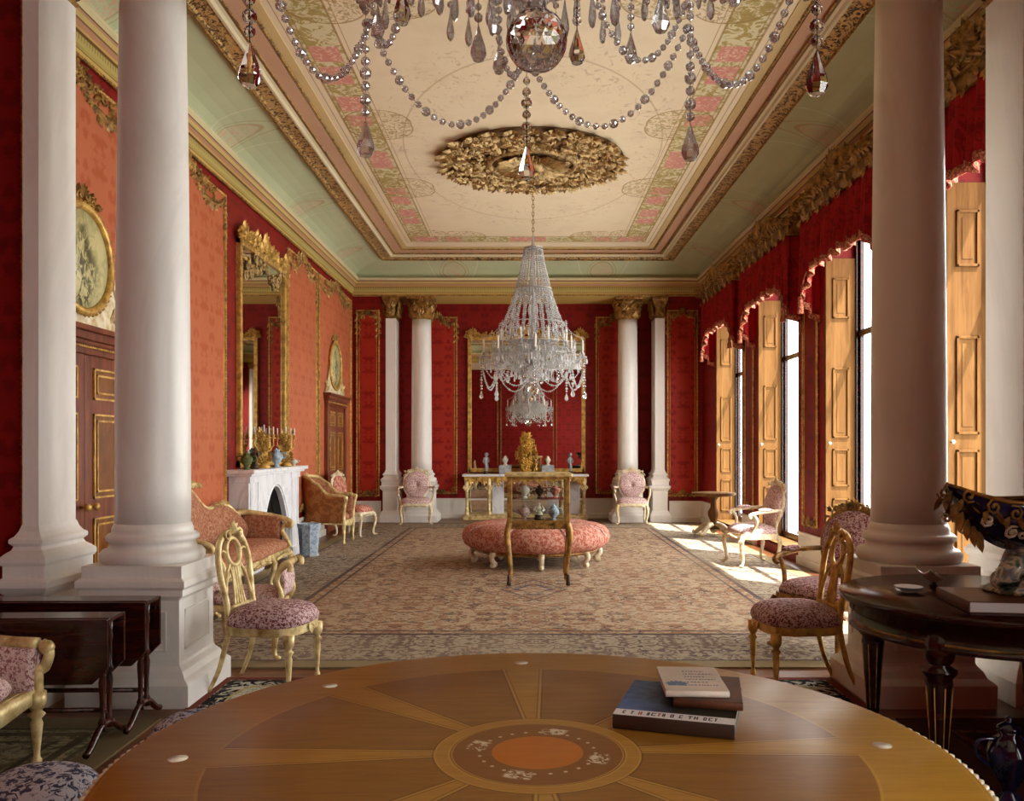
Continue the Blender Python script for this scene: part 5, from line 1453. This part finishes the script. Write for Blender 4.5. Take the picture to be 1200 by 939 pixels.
# ------------------------------------------------------------------ near furniture
big_table(T(.024, 1.875, 0.010), 'big round marquetry table top in the foreground with an inlaid centre ring')
TZ = .7515
def art_big(e, w, d, h):
    def slab(x0, x1, y0, y1, m, nm, z=.0004): MB().box(x0, x1, y0, y1, h, h + z).build(nm, m, e)
    slab(-w / 2, w / 2, -d / 2, -d / 2 + .045, M['white_cover'], 'title_band')
    t = NT('cover_painting', .55, 0, .25); x, y, z = t.xyz(t.co()); n = t.noise(t.co(), 14, 4, .6, 1.2); q = t.noise(t.co(), 30, 3)
    c = t.mix(t.step(t.m('ADD', x, t.m('MULTIPLY', n, .12)), -.05, .06), t.mix(q, rgb(40, 66, 130), rgb(110, 140, 186)), t.mix(q, rgb(12, 14, 16), rgb(50, 48, 34)))
    t.col(c); slab(-w / 2, w / 2, -d / 2 + .045, d / 2, t.done(), 'cover_picture')
    l = MB(); rnd = random.Random(3); x = -w / 2 + .02; cols = [MB(), MB()]
    k = 0
    while x < w / 2 - .03:
        g = cols[0 if k in (2, 5) else 1]; ww = rnd.uniform(.006, .011); y0 = -d / 2 + .012; y1 = -d / 2 + .034
        z0, z1 = h + .0004, h + .0009
        kind = k % 4
        if kind == 0: g.box(x, x + .003, y0, y1, z0, z1); g.box(x, x + ww, y1 - .004, y1, z0, z1); g.box(x, x + ww, y0, y0 + .004, z0, z1)
        elif kind == 1: g.box(x + ww / 2 - .0015, x + ww / 2 + .0015, y0, y1, z0, z1); g.box(x, x + ww, y1 - .004, y1, z0, z1)
        elif kind == 2: g.box(x, x + .003, y0, y1, z0, z1); g.box(x + ww - .003, x + ww, y0, y1, z0, z1); g.box(x, x + ww, (y0 + y1) / 2 - .002, (y0 + y1) / 2 + .002, z0, z1)
        else: g.box(x, x + ww, y0, y0 + .004, z0, z1); g.box(x, x + ww, y1 - .004, y1, z0, z1); g.box(x + ww - .003, x + ww, y0, y1, z0, z1); g.box(x, x + .003, y0, y1, z0, z1)
        x += ww + rnd.choice((.004, .004, .012)); k += 1
    cols[1].build('title_lettering', M['ink'], e); cols[0].build('title_accent', plain('accent_red', rgb(170, 60, 40), .5), e)
def art_small(e, w, d, h):
    t = NT('emblem_blue', .5); t.col(rgb(96, 122, 158)); m = t.done()
    g = MB()
    for k in range(7):
        o = MB(); leaf(o, 0, 0, PI * (.08 + .14 * k), .032, .014, .001); g.merge(o, T(-w / 2 + .035, -d / 2 + .055, h + .0003) @ RX(-90))
    g.box(-w / 2 + .012, -w / 2 + .058, -d / 2 + .045, -d / 2 + .052, h, h + .0006)
    g.build('emblem', m, e)
    l = MB(); rnd = random.Random(8)
    for k in range(6): marks(l, -w / 2 + .062, w / 2 - .018 - .02 * (k % 2), -d / 2 + .05 + .026 * k, .007, h, 0, rnd)
    l.build('lettering', plain('print_grey', rgb(150, 140, 150), .6), e)
bc = Vector(((.191 + .453 + .294 + .553) / 4, 0, 0))
book(T(.385, 2.135, TZ) @ RZ(-17), 'large book with dark painted cover and white title band, bottom of the stack', .282, .31, .034, plain('dark_jacket', rgb(60, 44, 36), .35), 'book', art_big)
book(T(.462, 2.175, TZ + .0355) @ RZ(-12), 'thin brown leather book between the white book and the painted cover book', .165, .235, .020, M['leather'])
book(T(.424, 2.20, TZ + .0565) @ RZ(-3), 'small cream book with blue emblem on top of the foreground stack', .155, .23, .016, plain('cream_cover', rgb(226, 212, 196), .5), 'book', art_small)

round_dark_table(T(2.10, 3.87, .010), 'round dark mahogany table at the right holding the blue bowl')
RT = .751
book(T(1.985, 3.60, RT) @ RZ(-97), 'thick brown book with white page edges lying under the blue bowl', .37, .36, .046, M['leather'], 'book', lambda e, w, d, h: [c.data.materials.__setitem__(0, M['white_cover']) for c in e.children if c.name.startswith('pages')])
t = NT('majolica', .18); n = t.noise(t.co(), 11, 3, .5, 1.0)
t.col(t.ramp(n, [(.30, rgb(20, 24, 40)), (.42, rgb(92, 110, 84)), (.50, rgb(226, 220, 196)), (.60, rgb(120, 140, 150)), (.68, rgb(150, 110, 60)), (.76, rgb(24, 26, 44))])); t.b.inputs['Coat Weight'].default_value = .5
M['majolica'] = t.done()
t = NT('cobalt_glaze', .12); n = t.noise(t.co(), 5, 4); t.col(t.ramp(n, [(.35, rgb(14, 16, 40)), (.6, rgb(30, 36, 88))])); t.b.inputs['Coat Weight'].default_value = .6; M['cobalt'] = t.done()
e = empty('shell_bowl', T(2.13, 3.66, RT + .047) @ RZ(6), 'large dark blue shell shaped bowl on a sculpted foot at the right edge', 'bowl')
def shellfn(u, v):
    a = (u - .5) * 2; w = .175 * max(0.0, 1 - abs(a) ** 2.4) ** .6; d = .205 * max(0.0, 1 - abs(a) ** 2.0) ** .75
    zr = .385 + .075 * abs(a) ** 3; q = (v - .5) * PI
    rib = 1 + .03 * math.cos(q * 12)
    return V(.345 * a * (1 + .0 * a), w * math.sin(q) * rib, zr - d * math.cos(q) * rib)
MB().shell(shellfn, 36, 36, lambda u, v: V(0, -.012 * math.sin((v - .5) * PI), .012 * math.cos((v - .5) * PI) + .001)).build('bowl', M['cobalt'], e)
g = MB()
for s in (0.0, 1.0):
    g.tube([shellfn(i / 30, s) + V(0, 0, .004) for i in range(31)], [.006 + .006 * math.sin(PI * i / 30) for i in range(31)], 6)
for s in (-1, 1):
    for k in range(9):
        u = .06 + .11 * k; o = MB(); scroll(o, 0, 0, .035, 1.4, 1 if k % 2 else -1, k, .007, 10); leaf(o, .02, -.01, -1.2, .07, .03, .02); leaf(o, -.02, -.01, -2.0, .06, .03, .02)
        p = shellfn(u, .5 + s * .42); g.merge(o, T(p.x, p.y, p.z) @ RZ(0 if s < 0 else 180))
for k in range(6):
    p = shellfn(.02 + .035 * k, .5); o = MB(); leaf(o, 0, 0, -PI / 2 - .5 + .1 * k, .10, .045, .03); g.merge(o, T(p.x, p.y - .01, p.z + .02))
g.build('gilt_leaves', M['gilt_dark'], e)
g = MB()
for s in (-1, 1):
    for k in range(6):
        p = shellfn(.16 + .13 * k, .5 + s * .27); o = MB(); scroll(o, 0, 0, .034, 1.4, 1 if k % 2 else -1, k, .008, 10); scroll(o, .05, -.01, .026, 1.2, -1 if k % 2 else 1, k, .007, 10)
        g.merge(o, T(p.x, p.y, p.z) @ RZ(0 if s < 0 else 180) @ RX(28))
    g.build('white_scrolls', M['cream_gilt'], e); g = MB()
f = MB(); rnd = random.Random(12)
f.lathe([(.15, 0), (.16, .012), (.13, .03), (.07, .05), (.04, .08)], 24, None, True, 7, .06)
f.tube(smooth_path([(-.13, -.03, .04), (-.10, -.06, .10), (-.02, -.05, .13), (.05, -.02, .10), (.08, .01, .14), (.03, .02, .21)], 6), [.03, .048, .05, .045, .036, .028, .02], 10)
f.tube(smooth_path([(.13, .04, .04), (.10, .07, .09), (.02, .05, .12), (-.05, .03, .12), (-.05, .0, .19)], 6), [.03, .045, .045, .036, .026, .02], 10)
f.ball((-.125, -.035, .06), (.045, .04, .042), ICO2); f.ball((.125, .045, .055), (.045, .04, .04), ICO2)
for k in range(14):
    o = MB(); fan(o, 0, 0, PI / 2, .07, .03, 5, 2.2, .03); f.merge(o, RZ(k * 26) @ T(0, -.10 + .02 * (k % 3), .02 + .04 * (k % 3)) @ RX(-25))
f.lathe([(.045, .13), (.05, .16), (.06, .185), (.03, .20)], 16)
f.build('sculpted_foot', M['majolica'], e)
vase(T(1.90, 3.36, .020), 'dark blue lidded vase standing on the floor below the round mahogany table', M['cobalt'], .34, .085, name='floor_vase')
e = empty('glass_dish', T(1.76, 3.93, RT), 'small clear glass dish on the dark round table near its left edge', 'dish')
MB().lathe([(.03, 0), (.055, .012), (.062, .026), (.058, .027), (.05, .015), (.001, .006)], 24).build('dish', M['case_glass'], e); MB().lathe([(.045, .012), (.062, .026), (.064, .028), (.058, .028)], 24).build('rim', M['white_paint'], e)
e = empty('shell_dish', T(1.955, 4.10, RT) @ RZ(20), 'pale oval shell dish tilted on the dark table behind the brown book', 'dish')
MB().shell(lambda u, v: V((u - .5) * .13, (v - .5) * .09, .006 + .05 * ((u - .5) ** 2 + (v - .5) ** 2) * 2 + .03 * (1 - u)), 10, 8, (0, 0, .006)).build('dish', M['cream_china'], e)
MB().lathe([(.02, 0), (.022, .006), (.012, .012), (.012, .02)], 12).build('foot', M['bronze'], e)

side_chair(T(-1.50, 5.04, .012) @ RZ(80), 'gilt side chair with pierced oval back and pink seat beside the near left column', M['mauve'], M['gilt_pale'])
side_chair(T(1.60, 5.06, .012) @ RZ(-86), 'gilt side chair with plum seat between the carpet and the dark round table', M['mauve'], M['gilt'])
scroll_stool(T(-1.88, 5.80, FZ) @ RZ(4), 'low gilt stool with scrolled ends half hidden behind the near left side chair', M['pink'], M['gilt_pale'])
armchair(T(2.10, 5.95, FZ) @ RZ(-56), 'dark gilt armchair with plum upholstered back behind the near right side chair', M['mauve'], M['gilt_dark'])
sutherland(T(-2.40, 4.36, .016) @ RZ(1), 'dark folded drop-leaf table against the near left pedestal, the farther and longer one', .98, .63, .32)
sutherland(T(-2.49, 4.02, .016) @ RZ(2), 'dark folded drop-leaf table in front of the other one, next to the pink armchair', 1.10, .61, .30)
tub_chair(T(-2.50, 3.42, .010) @ RZ(84), 'gilt armchair with pink brocade cut off by the left edge', M['pink'], M['pink'], M['gilt_pale'], .80, .72, .53)
footstool(T(-1.57, 2.74, .010), 'blue needlework footstool in the bottom left corner', .20, .37)
footstool(T(-1.29, 3.32, .010), 'blue needlework footstool partly hidden behind the rim of the big round table', .18, .37)

# ------------------------------------------------------------------ left wall
settee(T(-2.88, 8.1, FZ) @ RZ(90), 'gilt settee with curved salmon back along the left wall before the fireplace', M['salmon'], M['gilt_pale'], 2.36)
fireplace(LW(10.43), 'white marble fireplace with dark pointed arch on the left wall')
big_mirror(LW(10.55, 0, .003), 'tall gilt overmantel mirror above the white fireplace', 1.86, 1.19, 3.80, 21, .34, True)
MS = 1.17
vase(T(-3.10, 9.45, MS), 'small green and white lidded vase at the near end of the mantelshelf', M['green_flower'], .20, .07, name='vase')
figurine(T(-3.10, 9.72, MS), 'dark bronze figure standing on the mantelshelf between green vase and candelabrum', M['bronze'], .24)
candelabrum(T(-3.10, 10.08, MS), 'tall gilt flowered candelabrum on the mantelshelf, nearer of the two', .56, 'candelabra on the mantelshelf')
vase(T(-3.10, 10.58, MS), 'blue and white vase standing on the mantelshelf between the candelabra', M['blue_china'], .24, .08)
candelabrum(T(-3.10, 11.0, MS), 'tall gilt flowered candelabrum on the mantelshelf, farther of the two', .56, 'candelabra on the mantelshelf')
vase(T(-3.10, 11.38, MS), 'tiny white pot at the far end of the mantelshelf', M['cream_china'], .10, .05)
e = empty('log_bucket', T(-2.80, 10.98, FZ) @ RZ(20), 'octagonal blue and grey china tub standing on the floor by the fireplace', 'tub')
MB().lathe([(.12, 0), (.125, .02), (.115, .04), (.14, .37), (.15, .40), (.15, .42), (.13, .42), (.11, .10), (.001, .08)], 8, None, False).build('body', M['blue_china'], e)
MB().lathe([(.128, 0), (.132, .012), (.12, .03)], 8, None, False).build('foot_rim', M['grey_stone'], e)
tub_chair(T(-2.93, 12.62, FZ) @ RZ(88), 'brown tub armchair with gilt rail seen from the side beyond the fireplace', M['brown_velvet'], M['salmon'], M['gilt_pale'], .58, .96, .68)
armchair(T(-2.74, 13.55, FZ) @ RZ(70), 'small cream and crimson armless chair beyond the brown tub armchair', M['rose'], M['cream_gilt'], arms=False, w=.50)

# ------------------------------------------------------------------ middle and far end
ottoman(T(.115, 10.42, FZ + .022), 'large round rose upholstered ottoman under the far chandelier')
rod_table(T(.122, 8.86, FZ), 'glazed gilt display cabinet on slender legs in front of the ottoman')
vase(T(-.02, 8.86, .641 + FZ), 'lidded pink vase on the floor of the display cabinet, left', M['pink'], .17, .06)
figurine(T(.13, 8.84, .648 + FZ), 'pale porcelain figure standing in the middle of the display cabinet', M['cream_china'], .18)
vase(T(.28, 8.86, .641 + FZ), 'lidded blue and white vase on the floor of the display cabinet, right', M['blue_china'], .17, .06)
vase(T(-.02, 8.86, .875 + FZ), 'cream vase on the upper glass shelf of the display cabinet, left', M['cream_china'], .15, .055, False)
vase(T(.135, 8.86, .875 + FZ), 'dark bronze vase on the upper glass shelf of the display cabinet, middle', M['bronze'], .14, .05)
vase(T(.295, 8.86, .875 + FZ), 'pink vase on the upper glass shelf of the display cabinet, right', M['rose'], .15, .055, False)
console(T(-.02, YE, 0), 'long gilt console table with marble top against the end wall')
big_mirror(T(0, YE, 0), 'large gilt console mirror on the end wall behind the far chandelier', 2.34, .92, 3.62, 31, .30)
CZ = .89
e = candelabrum(T(.0, 16.72, CZ), 'tall gilt flowered centrepiece in the middle of the console table', .70, None, M['gilt_flower'], False)
f = MB(); rnd = random.Random(17)
for k in range(120):
    z = rnd.uniform(.03, .78); rr = (.20 if z < .5 else .20 * (1 - (z - .5) / .4)) * rnd.uniform(.3, 1); o = MB(); fan(o, 0, 0, rnd.uniform(0, 2 * PI), .085, .05, 5, 4.6, .03); f.merge(o, RZ(rnd.uniform(0, 360)) @ T(0, -rr, z))
f.build('flowers', M['gilt_flower'], e)
for x, s in ((-.42, 'left'), (.42, 'right')):
    e = empty('urn', T(x, 16.76, CZ), 'grey stone urn on square plinth %s of the gilt centrepiece on the console' % s, 'urn', 'urns on the console')
    MB().box(-.12, .12, -.09, .09, 0, .17).build('plinth', M['grey_stone'], e, .006)
    MB().lathe([(.04, .17), (.045, .18), (.02, .20), (.05, .25), (.058, .29), (.03, .31), (.035, .325), (.01, .35), (.001, .36)], 16).build('body', M['cream_china'], e)
for x, s in ((-.80, 'left'), (.86, 'right')):
    figurine(T(x, 16.76, CZ), 'pale figure group standing near the %s end of the console table' % s, M['grey_stone'], .42, 'figures on the console')
armchair(T(-2.02, 15.62, FZ) @ RZ(6), 'white and gilt armchair with pink back before the far left column', M['pink'], M['cream_gilt'])
armchair(T(1.93, 15.62, FZ) @ RZ(-5), 'white and gilt armchair with pink back before the far right column', M['pink'], M['cream_gilt'])
armchair(T(2.72, 10.25, FZ) @ RZ(-82), 'cream and gilt armchair in the sunlight below the second window', M['pink'], M['cream_gilt'])
tripod_table(T(2.97, 13.55, FZ + .008) @ RZ(5), 'round light wood pedestal table on scrolled feet near the farthest window')

# ------------------------------------------------------------------ light and camera
w = bpy.data.worlds.new('sky'); sc.world = w; w.use_nodes = True
bg = w.node_tree.nodes['Background']; bg.inputs[0].default_value = (1.0, .985, .94, 1); bg.inputs[1].default_value = 11.0
sd = bpy.data.lights.new('sun', 'SUN'); sd.energy = 25.0; sd.angle = math.radians(.8); sd.color = (1, .95, .86)
so = bpy.data.objects.new('sun', sd); COL.objects.link(so)
so.rotation_euler = Vector((-1.27, 1.1, -3.15)).to_track_quat('-Z', 'Y').to_euler(); so.location = (9, 2, 12)
for k, (a, b_) in enumerate(WINS):
    ld = bpy.data.lights.new('window_portal', 'AREA'); ld.shape = 'RECTANGLE'; ld.size = b_ - a - .1; ld.size_y = ZT - ZB - .1; ld.cycles.is_portal = True
    lo = bpy.data.objects.new('window_portal', ld); COL.objects.link(lo)
    lo.location = (XR + .44, (a + b_) / 2, (ZT + ZB) / 2); lo.rotation_euler = Vector((-1, 0, 0)).to_track_quat('-Z', 'Z').to_euler()
cd = bpy.data.cameras.new('camera'); co = bpy.data.objects.new('camera', cd); COL.objects.link(co)
co.location = (0, 0, CH); co.rotation_euler = (PI / 2, 0, 0)
cd.sensor_fit = 'HORIZONTAL'; cd.sensor_width = 36.0; cd.lens = 36.0 * F / 1200; cd.shift_x = (600 - CX) / 1200; cd.shift_y = (CY - 469.5) / 1200; cd.clip_start = .02
sc.camera = co
v = sc.view_settings; sc.display_settings.display_device = 'sRGB'; v.view_transform = 'Standard'; v.look = 'None'; v.exposure = 0.15; v.gamma = 1.0; v.use_curve_mapping = False
c = sc.cycles; c.use_denoising = True
try: c.denoiser = 'OPENIMAGEDENOISE'
except Exception: pass
c.max_bounces = 10; c.diffuse_bounces = 5; c.glossy_bounces = 4; c.transmission_bounces = 8; c.transparent_max_bounces = 24; c.caustics_reflective = False; c.caustics_refractive = False; c.sample_clamp_indirect = 8.0
c.blur_glossy = .5
